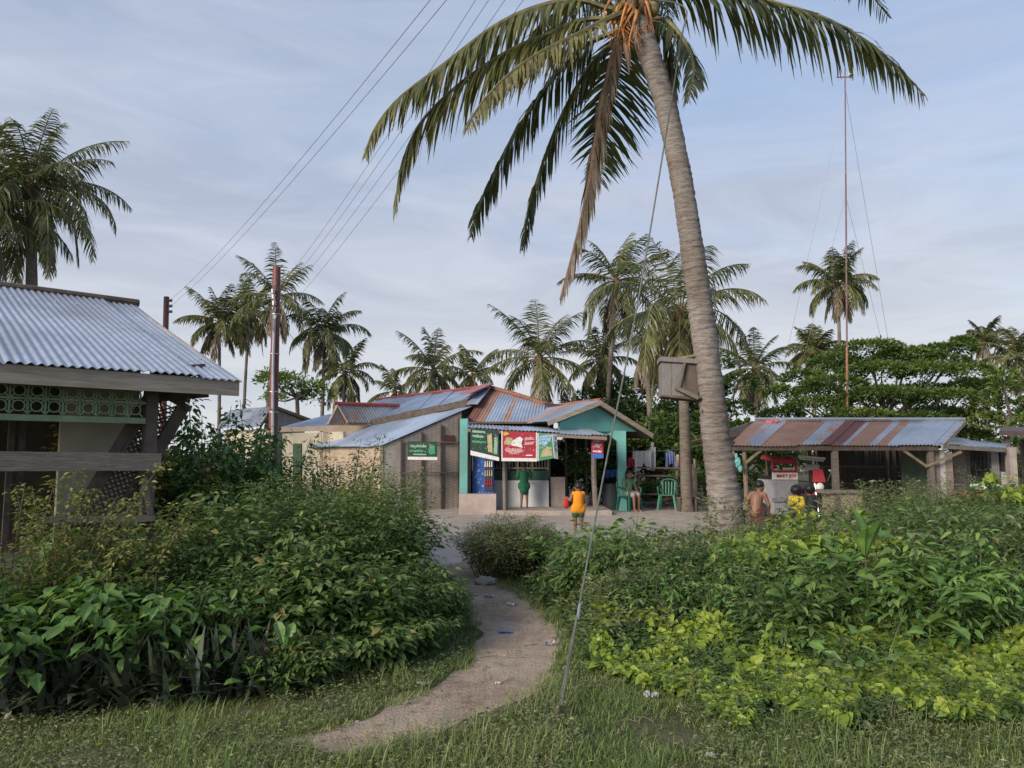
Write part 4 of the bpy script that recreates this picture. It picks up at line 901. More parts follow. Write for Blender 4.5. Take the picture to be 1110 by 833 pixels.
banner([(543.5, 500), (543.5, 467.5), (582, 469), (582, 500.5)], 18.85, cR, 'large red tarpaulin with a white bird-like splash hanging under the awning', [
 ('white_edge', [(543.5, 500), (543.5, 496.5), (582, 497), (582, 500.5)], cW), ('white_edge', [(543.5, 496.5), (543.5, 467.5), (544.7, 467.6), (544.7, 496.5)], cW), ('white_edge', [(581, 497), (581, 469), (582, 469), (582, 497)], cW),
 ('print', [(546, 473), (545.5, 469), (550, 468.6), (552, 471)], cY), ('print', [(546, 481), (549, 474), (555, 475), (557, 481), (552, 483)], cTan), ('print', [(554, 483), (556, 477.5), (560, 475), (563.5, 473.5), (567, 476), (565, 481), (567, 486), (561, 484.5)], cW),
 ('print', [(547, 489), (549, 485), (556, 487), (565, 486), (568, 490), (556, 493)], cPink), ('print', [(568, 478), (569, 474.5), (578, 474), (578, 477)], cPink), ('print', [(568, 483), (569, 479.5), (579, 479), (578, 482)], cPink), ('print', [(570, 494.5), (570, 493.2), (577, 493.2), (577, 494.5)], cW)])
banner([(583, 500), (583, 470), (600, 471), (600, 497)], 18.88, cG, 'green and sky blue poster right of the red tarpaulin', [
 ('white_edge', [(582.5, 500), (582.5, 470), (583.8, 470), (583.8, 500)], cW), ('print', [(584, 481), (585, 473), (592, 471.5), (598.5, 472), (596, 479), (590, 484)], cSky), ('print', [(586, 496), (588, 489), (593, 484), (598, 486), (598.5, 494)], cTan)])
banner([(601, 497), (598.5, 470.5), (603.5, 471), (605, 498)], 18.92, cW, 'narrow twisted white banner edge beside the green poster', [('print', [(602, 490), (601, 480), (602.2, 480), (603.5, 490)], cSky)])
banner([(641, 496.5), (641, 472), (654, 472), (654, 497)], 19.5, cR, 'small red and pale poster with blue foot near the slanting cable', [
 ('print', [(641, 497), (641, 492.5), (654, 492.5), (654, 497)], cB), ('print', [(642.5, 479), (643, 475), (649, 474), (652, 477), (648, 480)], cPink), ('print', [(642, 485), (645, 481.5), (652, 482), (651, 486)], cPink), ('print', [(642.5, 490), (643, 488), (652, 488.5), (652, 491)], cW)])
banner([(442, 497), (442, 478.5), (474, 479), (474, 497.5)], 20.65, cDG, 'dark green sign with a pale strip on the woven bamboo wall', [
 ('white_edge', [(442, 498.5), (442, 495.3), (474, 495.6), (474, 499)], cW), ('print', [(444.5, 485), (444.5, 482.5), (462, 482.8), (462, 485.2)], cLG), ('print', [(444.5, 490), (444.5, 487.6), (459, 487.9), (459, 490.2)], cG), ('print', [(466, 493), (464, 488), (467, 482), (471, 483), (472, 492)], cG), ('print', [(448, 493.5), (448, 492), (462, 492.2), (462, 493.7)], cLG)], cat='sign', name='wall_sign')
# blue fridge-like drinks cabinet
fr = thing('drinks_cabinet', A((524-555)/F*20.4, 20.5, .13), 'tall blue drinks cabinet with white splashes behind the low pinkish wall', 'drinks cabinet')
xa, xb, xc = [(x-555)/F*20.3 for x in (512.5, 524.5, 535.5)]
m = MB(); m.box(A((xa+xc)/2, 20.55, .132), xc-xa, .5, 1.52); m.build('cabinet_body', M['blue'], fr)
m = MB(); m.box(A((xb+xc)/2, 20.285, .6), (xc-xb)*.8, .02, .98); m.build('glass_door', cm('dark_glass', (.04, .05, .08)), fr)
m = MB(); r = np.random.RandomState(4)
for i in range(26):
    x = xa+.02+r.rand()*(xb-xa-.04); z = .3+r.rand()**1.6*1.1; s = .012+.02*r.rand(); m.prism([A(x-s, 20.296, z), A(x+s, 20.296, z-s*.6), A(x+s*.4, 20.296, z+s*2)], A(0, -.004, 0))
m.build('splash_print', cSky, fr)
m = MB()
for i in range(16):
    x = xb+.02+r.rand()*(xc-xb-.05); z = .25+r.rand()*.28; s = .02; m.prism([A(x-s, 20.296, z), A(x+s, 20.296, z-s*.6), A(x+s*.4, 20.296, z+s*2)], A(0, -.004, 0))
m.build('splash_print', cW, fr)
for j, z in enumerate((.75, 1.0, 1.25)):
    m = MB(); 
    for i in range(4): m.tube([A(xb+.045+.06*i, 20.262, z), A(xb+.045+.06*i, 20.262, z+.16)], [.022, .012], 7)
    m.build('bottle_row', (cR, cTan, cW)[j], fr)

# house behind between hut and store
gh = thing('grey_house', A(P(300, 460, 33)[0], 33, 0), 'low grey house with a dull tin gable roof behind the red pole', 'house')
q = [P(236, 462, 33), P(283, 440, 34.5), P(338, 455, 31.5), P(300, 439, 33)]
A1, A2, A3 = P(283, 462, 30.5), P(296, 440.5, 32), P(338, 456, 33)
dv = A(-3.2, 3.4, 0)
corr(A1+dv, A1, A2, A2+dv, .12, .012, seed=31, rows=2, base=.0, var=.25).build('roof', M['roofshed'], gh, True)
corr(A3, A3+dv, A2+dv, A2, .12, .012, seed=32, rows=2, base=.1).build('roof', M['roofshed'], gh, True)
m = MB(); m.prism([A(A1[0]+.3, A1[1]+.15, 0), A(A3[0]-.3, A3[1]+.0, 0), A3+A(-.3, .0, -.05), A2+A(0, .12, -.1), A1+A(.3, .15, -.05)], A(-.05, .1, 0)); m.build('gable_wall', mat('grey_plaster', (.30, .28, .25), .85), gh)
m = MB(); m.prism([A(A1[0]+.3, A1[1]+.2, 0), A1+A(.3, .2, -.1), A1+A(.3, .2, -.1)+dv, A(A1[0]+.3, A1[1]+.2, 0)+dv], A(.05, .1, 0)); m.build('side_wall', M['cream'], gh)
m = MB(); m.beam(A2, A3, .04, .12); m.build('rake_board', M['darkwood'], gh)
m = MB(); m.beam(A1, A2, .04, .12); m.build('rake_board', M['darkwood'], gh)
# pale laundry / tub beside pole
# ================================================================ shed on the right
sh = thing('open_shed', A(5.5, 16, 0), 'long open shed with a rusty patched corrugated roof and dark inside', 'shed')
YS = 15.2
s1 = P(789, 482.5, YS); s2 = P(1021, 482, YS); s2[2] = s1[2]; s4 = P(819, 456, YS+2.5); s3 = P(1046, 456, YS+2.5); s3[2] = s4[2]
corr(s1, s2, s3, s4, .085, .011, seed=41, rows=5, sag=.03, sheets=[(.06, .42), (.10, .30), (.15, .0), (.22, .48), (.34, .52), (.385, .1), (.43, .3), (.53, .92), (.555, .25), (.66, .5), (.695, .1), (.74, .45), (.80, .12), (1, -.12)]).build('roof', M['roofshed'], sh, True)
corr(s1+A(.35, 4.6, .15), s2+A(0, 5.2, 0), s3, s4, .085, .011, seed=42, rows=2, base=.3).build('roof', M['roofshed'], sh, True)
m = MB(); m.tube([s4+A(0, 0, .03), s3+A(0, 0, .03)], .045, 6); m.build('ridge_cap', M['roofshed'], sh)
m = MB(); m.beam(s1+A(.05, .08, -.07), s2+A(-.05, .08, -.07), .05, .09); m.build('eave_beam', M['darkwood'], sh)
m = MB(); m.beam(s2+A(0, 0, -.05), s3+A(0, 0, -.05), .03, .09); m.build('rake_board', M['fascia'], sh)
m = MB(); m.prism([s2+A(-.06, .1, -.06), s2+A(-.06, 5.1, -.06), s3+A(-.06, 0, -.08)], A(-.04, 0, 0)); m.build('gable_board', M['fascia'], sh)
def spost(x, Y, ztop, w_=.09, mm='wood', nm='post', parent=sh, z0=0, round_=False):
    X = (x-555)/F*Y; m = MB()
    if round_: m.tube([A(X, Y, z0), A(X+.02, Y, (z0+ztop)/2), A(X, Y, ztop)], w_/2, 8)
    else: m.beam(A(X, Y, z0), A(X, Y, ztop), w_, w_, up=(0, 1, 0))
    return m.build(nm, M[mm], parent)
zt = s1[2]-.1
spost(805.5, YS+.15, zt, .09, 'bamboo', round_=True); spost(903, YS+.12, zt, .11, 'wood'); spost(1006, YS+.15, zt, .10, 'wood')
spost(829, YS+4.6, zt, .06, 'darkwood', round_=True); spost(960, YS+4.9, zt, .08, 'darkwood')
for (x0, y0, x1, y1) in ((808, 502, 829, 485), (801, 498, 790, 486), (977, 487, 1003, 505), (1003, 506, 1042, 490)):
    m = MB(); m.beam(P(x0, y0, YS+.1), P(x1, y1, YS+.1), .045, .05); m.build('brace', M['bamboo'], sh)
def sbox(x0, x1, Y, d, z0, z1, nm, mm, parent=sh, label=None):
    a = (x0-555)/F*Y; b3 = (x1-555)/F*Y; m = MB(); m.box(A((a+b3)/2, Y+d/2, z0), b3-a, d, z1-z0); return m.build(nm, M[mm] if isinstance(mm, str) else mm, parent, label=label)
sbox(889, 932, YS+.0, .55, .80, .86, 'counter_top', 'woodh'); sbox(897, 931, YS+.08, .42, 0, .798, 'counter_base', 'tan')
sbox(1005, 1016, YS+.25, .04, 0, zt, 'plank', 'woodh'); sbox(1016.3, 1022, YS+.26, .04, 0, zt, 'plank', mat('pale_board', (.42, .41, .39), .85, 0, .15, 4)); sbox(1022.3, 1030, YS+.25, .04, 0, zt-.05, 'plank', 'woodh')
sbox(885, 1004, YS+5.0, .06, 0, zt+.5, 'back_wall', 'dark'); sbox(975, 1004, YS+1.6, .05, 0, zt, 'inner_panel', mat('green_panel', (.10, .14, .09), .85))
m = MB(); r = np.random.RandomState(9)
for x in np.linspace(875, 1000, 34):
    X = (x-555)/F*(YS+2.6); m.beam(A(X, YS+2.6+r.uniform(-.05, .05), .2), A(X+r.uniform(-.05, .05), YS+2.6, zt+.1), .035, .02, up=(0, 1, 0))
m.build('bamboo_screen', M['darkwood'], sh)
m = MB()
for z in (.9, 1.3): m.beam(A((875-555)/F*(YS+2.55), YS+2.55, z), A((1000-555)/F*(YS+2.55), YS+2.55, z), .03, .05)
m.build('screen_rail', M['wood'], sh)
sbox(816, 850, YS+3.3, .06, 0, .75, 'low_board', mat('maroon_board', (.09, .035, .03), .8))
# white tube fitting
tl = thing('tube_light', P(880, 496, YS+1.0), 'unlit white tube light fitting hung under the shed roof', 'light')
m = MB(); m.beam(P(866, 495, YS+1.0), P(894, 497.5, YS+1.0), .07, .05); m.build('housing', M['white'], tl); m = MB(); m.tube([P(867, 497.5, YS+.95), P(893, 500, YS+.95)], .015, 6); m.build('tube', M['white'], tl)
# bag on post
m = MB(); q = P(800, 502, YS); m.ell(q, .065, .05, .11, 12, 8); m.ell(q+A(.04, -.01, -.11), .045, .04, .08, 10, 8); m.ell(q+A(-.03, 0, .13), .03, .03, .07, 8, 6)
v = m.V[0]; v += (np.random.RandomState(1).uniform(-.012, .012, v.shape)); o = m.build('plastic_bag', mat('aqua_plastic', (.12, .36, .35), .5), None); meta(o, 'turquoise plastic bag hung on the left post of the shed', 'bag')
m = MB(); q = P(836, 458, YS+2.3); m.ell(q, .16, .1, .06, 10, 6); m.ell(q+A(.12, 0, .02), .1, .08, .05, 8, 6); m.V[0][:] += np.random.RandomState(2).uniform(-.02, .02, m.V[0].shape); o = m.build('rag', cm('red_rag', (.45, .12, .12)), None); meta(o, 'crumpled red rag lying on the ridge of the rusty roof', 'rag')
m = MB(); q = P(833, 490, YS+.3)
# lean-to shack right of shed
lk = thing('plank_shack', A(9.5, 17, 0), 'grey plank shack with a thin sloping roof joined to the right end of the shed', 'shack')
b1, b2_, b3_, b4_ = P(1018, 481, YS+.1), P(1090, 485.5, YS+1.2), P(1092, 481.5, YS+3.2), P(1030, 474, YS+3.2)
corr(b1, b2_, b3_, b4_, .085, .011, seed=51, rows=3, base=0).build('roof', M['roofshed'], lk, True)
m = MB(); m.beam(b1+A(0, .03, -.06), b2_+A(0, .03, -.06), .04, .08); m.build('eave_beam', M['woodh'], lk)
Y2 = YS+1.6
for (x0, x1, mm, dz, dy) in ((1031, 1044, 'woodh', 0, 0), (1044.3, 1049, 'wood', 0, .05), (1072, 1080, mat('pale_plank', (.34, .32, .29), .85, 0, .2, 5), 0, 0), (1080.3, 1090, 'darkwood', 0, .02)):
    sbox(x0, x1, Y2+dy, .05, 0, 1.72, 'plank', mm, lk)
sbox(1049, 1072, Y2+.5, .04, 0, 1.7, 'screen', mat('grey_mesh', (.13, .14, .15), .8), lk)
m = MB()
for x in np.linspace(1050, 1071, 6): X = (x-555)/F*(Y2+.4); m.beam(A(X, Y2+.4, .2), A(X, Y2+.4, 1.7), .02, .02, up=(0, 1, 0))
for z in (.8, 1.2, 1.5): m.beam(A((1049-555)/F*(Y2+.4), Y2+.4, z), A((1072-555)/F*(Y2+.4), Y2+.4, z), .02, .02)
m.build('screen_frame', M['darkwood'], lk)
sbox(1082, 1090, Y2-.02, .03, .7, 1.2, 'white_board', mat('dull_white', (.45, .45, .47), .8), lk); sbox(1082, 1090, Y2-.02, .03, 1.22, 1.65, 'dark_window', cm('purple_dark', (.05, .035, .05)), lk)
spost(1093, Y2-.3, 1.75, .16, 'concrete', 'end_post', lk)
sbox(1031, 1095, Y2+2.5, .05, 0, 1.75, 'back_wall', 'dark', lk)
# table with red cloth
tb = thing('vendor_table', P(1058, 560, 15.3)*A(1, 1, 0), 'low table draped with red cloth and piled with white things before the plank shack', 'table')
sbox(1042, 1072, 15.0, .5, 0, .82, 'red_cloth', cm('red_cloth', (.42, .10, .12)), tb); sbox(1072.5, 1086, 15.1, .4, 0, .78, 'box', M['concrete'], tb)
m = MB(); r = np.random.RandomState(6)
for i in range(10): m.ell(P(1055+i*3, 528, 15.2)+A(0, 0, r.uniform(-.02, .03)), .06, .06, .05, 8, 6)
o = m.build('white_bundle', M['white'], None); meta(o, 'row of white bundles lying on the red draped table', 'bundle')
# brown roofed hut at right edge
bh = thing('brown_roof_hut', A(13, 20, 0), 'half hidden hut with a flat brown roof at the right edge', 'hut')
m = MB(); m.prism([P(1083, 467, 19), P(1180, 470, 19), P(1180, 464, 21), P(1086, 462.5, 21)], A(0, 0, -.12)); m.build('roof', cm('brown_thatch', (.11, .07, .06), dirt=(.06, .05, .05)), bh)
for x in (1090, 1130, 1170): spost(x, 19.3, 2.05, .1, 'wood', 'post', bh)
m = MB(); m.box(A(P(1150, 500, 21)[0], 21, 0), 2.2, .1, 2.0); m.build('wall', M['darkwood'], bh)
# ================================================================ tricycle taxi
T0 = A((849-555)/F*16.3, 16.3, 0)
tr = thing('tricycle_taxi', T0, 'red and silver motor tricycle with a MARY JOY sign parked in the shed', 'tricycle')
wc = 27/F*16.3; redm = cm('tricycle_red', (.40, .04, .05)); silver = mat('sheet_silver', (.50, .50, .52), .45, .4, .15, 8)
def tbox(dx, dy, z0, sx, sy, sz, nm, mm, parent=tr): m = MB(); m.box(T0+A(dx, dy, z0), sx, sy, sz); return m.build(nm, mm, parent)
def zrow(py, Y=16.0): return P(849, py, Y)[2]
body = tbox(0, .5, .30, wc, 1.0, zrow(521, 16.3)-.30, 'sidecar_body', silver)
m = MB()
for x in np.linspace(-wc/2+.02, wc/2-.02, 12): m.beam(T0+A(x, -.012, .34), T0+A(x, -.012, zrow(522.5)), .018, .012, up=(0, -1, 0))
m.build('rib', mat('rib_grey', (.36, .36, .38), .5, .4), body)
tbox(0, -.03, zrow(545), wc*1.1, .06, zrow(540.5)-zrow(545), 'bumper', M['steel'])
tbox(0, .02, zrow(520.5), wc, .05, zrow(513)-zrow(520.5), 'sign_board', cm('sign_white', (.72, .72, .70)))
for sx in (-1, 1): tbox(sx*wc*.46, .03, zrow(513), .04, .05, zrow(500)-zrow(513), 'roof_pillar', redm)
tbox(0, .06, zrow(503.5), wc*1.0, .05, zrow(499.5)-zrow(503.5), 'roof_panel', redm)
tbox(0, .06, zrow(513)+.001, wc*.95, .04, .05, 'window_sill', redm)
m = MB(); z1 = zrow(500); m.prism([T0+A(-wc/2, 0, z1), T0+A(wc/2, 0, z1), T0+A(wc/2+.02, .5, z1+.10), T0+A(wc/2, .75, z1+.04), T0+A(-wc/2, .75, z1+.04), T0+A(-wc/2-.02, .5, z1+.10)], A(0, 0, .03)); m.build('roof', redm, tr)
tbox(0, .9, .75, wc*.9, .1, .35, 'seat_back', M['black'])
cu = bpy.data.curves.new('sign_text', 'FONT'); cu.body = 'MARY JOY'; cu.size = .092; cu.extrude = .004; cu.align_x = 'CENTER'; cu.align_y = 'CENTER'; cu.offset = .0035; cu.materials.append(cm('sign_letter_red', (.55, .03, .04)))
to0 = bpy.data.objects.new('t0', cu); COL.objects.link(to0); dg = bpy.context.evaluated_depsgraph_get(); tm = bpy.data.meshes.new_from_object(to0.evaluated_get(dg)); bpy.data.objects.remove(to0); tm.name = 'sign_text'
to = bpy.data.objects.new('sign_text', tm); COL.objects.link(to); to.parent = tr; to.location = Vector(A(.02, -.012, (zrow(520.5)+zrow(513))/2)); to.rotation_euler = (D2R(90), 0, 0)
def wheel(c, rad, parent, ax=(1, 0, 0)):
    c = np.array(c); ax = np.array(ax, float); u = A(0, 0, 1); v_ = np.cross(ax, u); th = np.linspace(0, 2*math.pi, 25)
    m = MB(); m.tube([c+rad*(math.cos(t)*v_+math.sin(t)*u) for t in th], .045, 8, cap=False); ty = m.build('wheel', M['black'], parent, True)
    m = MB(); m.tube([c+rad*.8*(math.cos(t)*v_+math.sin(t)*u) for t in th], .015, 6, cap=False)
    for t in th[:-1:3]: m.tube([c, c+rad*.8*(math.cos(t)*v_+math.sin(t)*u)], .004, 4)
    m.tube([c-ax*.06, c+ax*.06], .035, 8); m.build('rim', M['steel'], ty, True)
wheel(T0+A(-wc/2-.08, .5, .26), .22, tr)
# motorcycle half on the right
mc = T0+A(wc/2+.32, .1, 0)
wheel(mc+A(0, -.55, .28), .24, tr); wheel(mc+A(0, .75, .28), .24, tr)
m = MB(); m.ell(mc+A(0, -.02, .78), .13, .28, .12, 12, 8); m.build('fuel_tank', redm, tr, True)
m = MB(); m.box(mc+A(0, .5, .72), .22, .6, .09); m.build('saddle', M['black'], tr)
m = MB(); m.box(mc+A(0, .1, .3), .24, .35, .3); m.build('engine', mat('engine_grey', (.12, .12, .13), .5, .5), tr)
m = MB(); m.tube([mc+A(-.07, -.55, .28), mc+A(-.07, -.38, .98)], .022, 6); m.tube([mc+A(.07, -.55, .28), mc+A(.07, -.38, .98)], .022, 6); m.build('fork', M['steel'], tr)
m = MB(); m.tube(spline([mc+A(-.36, -.25, 1.02), mc+A(-.15, -.36, 1.0), mc+A(.15, -.36, 1.0), mc+A(.36, -.25, 1.02)], 10), .016, 6); m.build('handlebar', M['black'], tr, True)
m = MB(); m.ell(mc+A(0, -.48, .90), .09, .07, .09, 12, 8); m.build('headlight', M['white'], tr, True)
m = MB(); m.prism([mc+A(-.14, -.46, 1.0), mc+A(.14, -.46, 1.0), mc+A(.10, -.40, 1.28), mc+A(-.10, -.40, 1.28)], A(0, .02, 0)); m.build('windshield', redm, tr)
m = MB(); m.box(mc+A(.0, -.1, 1.25), .30, .05, .12); m.build('plate_board', cm('board_grey', (.35, .33, .33)), tr)
for s in (-1, 1): m = MB(); m.tube([mc+A(s*.22, -.33, 1.0), mc+A(s*.30, -.36, 1.2)], .008, 5); m.ell(mc+A(s*.31, -.36, 1.24), .06, .015, .04, 10, 6); m.build('mirror', M['steel'], tr)
m = MB(); m.beam(mc+A(-.1, .3, .4), T0+A(wc/2, .4, .4), .04, .04); m.beam(mc+A(-.1, -.2, .4), T0+A(wc/2, .1, .4), .04, .04); m.build('linkage', M['black'], tr)

# ================================================================ plastic chairs
def chair(px, Y, rz, label):
    X = (px-555)/F*Y; base = A(X, Y, 0); ca, sa = math.cos(rz), math.sin(rz)
    def w_(x, y, z): return base+A(ca*x-sa*y, sa*x+ca*y, z)
    t = thing('plastic_chair', base, label, 'chair', None); g = M['greenplastic']
    m = MB(); m.prism([w_(-.22, -.22, .42), w_(.22, -.22, .42), w_(.2, .22, .40), w_(-.2, .22, .40)], A(0, 0, .025)); m.build('seat', g, t)
    m = MB()
    for i in range(5):
        x = -.16+.08*i; m.beam(w_(x, .21, .43), w_(x*1.1, .29, .80), .035, .015, up=w_(0, 1, 0)-w_(0, 0, 0))
    m.tube(spline([w_(-.21, .24, .5), w_(-.2, .29, .80), w_(0, .32, .87), w_(.2, .29, .80), w_(.21, .24, .5)], 14), .022, 6); m.build('backrest', g, t)
    for sx in (-1, 1):
        m = MB(); m.tube(spline([w_(sx*.22, -.2, .43), w_(sx*.25, -.2, .64), w_(sx*.25, .05, .66), w_(sx*.22, .26, .68)], 10), .022, 6); m.build('armrest', g, t)
        for sy in (-1, 1):
            m = MB(); m.beam(w_(sx*.26, sy*.25, 0), w_(sx*.2, sy*.2, .42), .05, .035, up=w_(0, 1, 0)-w_(0, 0, 0)); m.build('leg', g, t)
    return t
chair(681, 21.0, D2R(35), 'green plastic armchair with a person sitting in it by the porch post')
chair(722, 21.4, D2R(-20), 'empty green plastic armchair beside the bamboo gate')
# clothesline and clothes
ln = cable(P(655, 488, 22.3), P(762, 482, 22.8), .12, .006, 'thin clothesline stretched from the porch to the palm behind the fence', 'clothesline', None, 'clothesline', 'steel')
def cloth(pxs, Y, mm, label, nm='shirt', seed=0, cat='clothes'):
    r = np.random.RandomState(seed); xs_ = [p[0] for p in pxs]; ys_ = [p[1] for p in pxs]; nx, nz = 14, 10; x0, x1, y0, y1 = min(xs_), max(xs_), min(ys_), max(ys_); V = []; F_ = []; keep = {}
    for s in (0, 1):
        for j in range(nz+1):
            for i in range(nx+1):
                px = x0+(x1-x0)*i/nx; py = y0+(y1-y0)*j/nz*(1 if j < nz else 1+.12*(r.rand()-.5)); V.append(P(px, py, Y)+A(0, .05*math.sin(i*1.7+seed)*(.3+j/nz)+s*.012, 0))
    n1 = (nx+1)*(nz+1)
    for j in range(nz):
        for i in range(nx):
            cx_ = x0+(x1-x0)*(i+.5)/nx; cy_ = y0+(y1-y0)*(j+.5)/nz
            if inpoly(np.array([cx_]), np.array([cy_]), pxs)[0]:
                a = j*(nx+1)+i; F_.append([a, a+1, a+nx+2, a+nx+1]); F_.append([n1+a+nx+1, n1+a+nx+2, n1+a+1, n1+a])
    m = MB(); m.add(V, F_); o = m.build(nm, mm); return meta(o, label, cat, None)
cloth([(686, 489), (706, 489), (706, 507), (702, 510), (698, 503), (693, 512), (688, 512)], 22.4, cm('cloth_white', (.62, .62, .64)), 'pale trousers hanging leftmost among the white washing', 'trousers', 1)
cloth([(701, 487), (711, 485), (711, 509), (706, 511), (702, 505)], 22.5, cm('cloth_grey', (.52, .53, .55)), 'light grey shirt hanging at the right of the white washing', 'shirt', 2)
cloth([(706, 480), (709, 480), (709, 486), (706, 486)], 22.55, cm('cloth_w2', (.6, .6, .6)), 'small white rag hung high above the grey shirt', 'rag', 3)
cloth([(679, 484), (686, 484), (686, 500), (679, 500)], 22.45, cm('cloth_dark', (.06, .03, .03)), 'dark cloth hanging beside the turquoise post', 'cloth', 4)
cloth([(680, 497), (686, 496), (687, 507), (680, 507)], 22.3, cm('cloth_crimson', (.42, .03, .07)), 'crimson cloth hanging low beside the white washing', 'cloth', 5)
cloth([(721, 491), (726, 489), (731, 491), (732, 508), (727, 502), (722, 509)], 22.6, cm('cloth_blue', (.15, .20, .42)), 'blue shirt hanging before the palm trunk behind the fence', 'shirt', 6)
cloth([(731, 494), (736, 493), (736, 506), (731, 505)], 22.65, cm('cloth_peach', (.55, .42, .38)), 'small peach coloured cloth pegged beside the blue shirt', 'cloth', 7)
cloth([(656, 511), (674, 508), (674, 517), (656, 518)], 21.9, cm('cloth_bluetub', (.05, .14, .42)), 'blue tarpaulin strip slung under the porch beside the turquoise post', 'tarpaulin', 8)
# bamboo fence and gate
fe = thing('bamboo_fence', A(4.3, 22, 0), 'rough bamboo fence with dark rails between the chairs and the leaning palm', 'fence')
def fpt(px, Y, z): return A((px-555)/F*Y, Y, z)
for i, (px, h) in enumerate(((690, 1.1), (732, 1.35), (751, 1.45), (670, .8))):
    m = MB(); m.tube([fpt(px, 21.9, 0), fpt(px+1, 21.9, h)], .045, 6); m.build('fence_post', M['wood' if i else 'bamboo'], fe)
m = MB(); m.beam(fpt(748, 21.5, 0), fpt(749, 21.5, 1.3), .12, .12, up=(0, 1, 0)); m.beam(fpt(752, 21.4, 0), fpt(752, 21.4, 1.15), .08, .1, up=(0, 1, 0)); m.build('gate_post', M['darkwood'], fe)
for z in (.18, .42, .95, 1.18):
    m = MB(); m.beam(fpt(690 if z > .5 else 664, 21.85, z+.02), fpt(751, 21.8, z), .03, .05); m.build('fence_rail', M['darkwood'], fe)
bn = thing('bamboo_bench', fpt(742, 20.8, 0), 'low dark wooden bench by the gate post', 'bench')
m = MB(); m.beam(fpt(733, 20.8, .38), fpt(752, 20.9, .38), .3, .04); m.build('seat', M['darkwood'], bn)
for px in (734, 751): m = MB(); m.beam(fpt(px, 20.8, 0), fpt(px, 20.8, .36), .05, .25, up=(0, 1, 0)); m.build('leg', M['darkwood'], bn)
# dark barrel and bundles under the porch
m = MB(); q = fpt(662, 21.5, 0); m.tube([q, q+A(0, 0, .3), q+A(0, 0, .75)], [.25, .28, .25], 14); o = m.build('barrel', cm('dark_barrel', (.03, .04, .045)), None, True); meta(o, 'dark barrel standing beside the porch awning post', 'barrel')
pt_ = thing('potted_plant', fpt(632, 21.3, 0), 'dark leafy potted plant standing on the porch behind the orange shirt', 'potted plant')
m = MB(); q = fpt(632, 21.3, .13); m.tube([q, q+A(0, 0, .3)], [.13, .17], 12); m.build('pot', M['concrete'], pt_)
lb = LB(); r = np.random.RandomState(55); clump_leaves(lb, q+A(0, 0, .95), .42, .4, .6, 420, .16, r, hue=.3, tmpl=LEAF2); lb.build('foliage', M['tree'], pt_)

# ================================================================ people
def bake(mb_, name, mt, parent, vox, smooth_it=3):
    V = np.vstack(mb_.V); me = bpy.data.meshes.new('tmp'); me.from_pydata(V.tolist(), [], mb_.F); o = bpy.data.objects.new('tmp', me); COL.objects.link(o)
    rm = o.modifiers.new('r', 'REMESH'); rm.mode = 'VOXEL'; rm.voxel_size = vox; rm.use_smooth_shade = True
    s = o.modifiers.new('s', 'SMOOTH'); s.factor = .5; s.iterations = smooth_it
    dg = bpy.context.evaluated_depsgraph_get(); me2 = bpy.data.meshes.new_from_object(o.evaluated_get(dg)); bpy.data.objects.remove(o); me2.name = name
    me2.materials.clear(); me2.materials.append(mt); return link(name, me2, parent)
def cap(m, a, b3, ra, rb, n=12):
    a = np.array(a, float); b3 = np.array(b3, float); m.tube([a, b3], [ra, rb], n); m.ell(a, ra, ra, ra, n, 8); m.ell(b3, rb, rb, rb, n, 8)
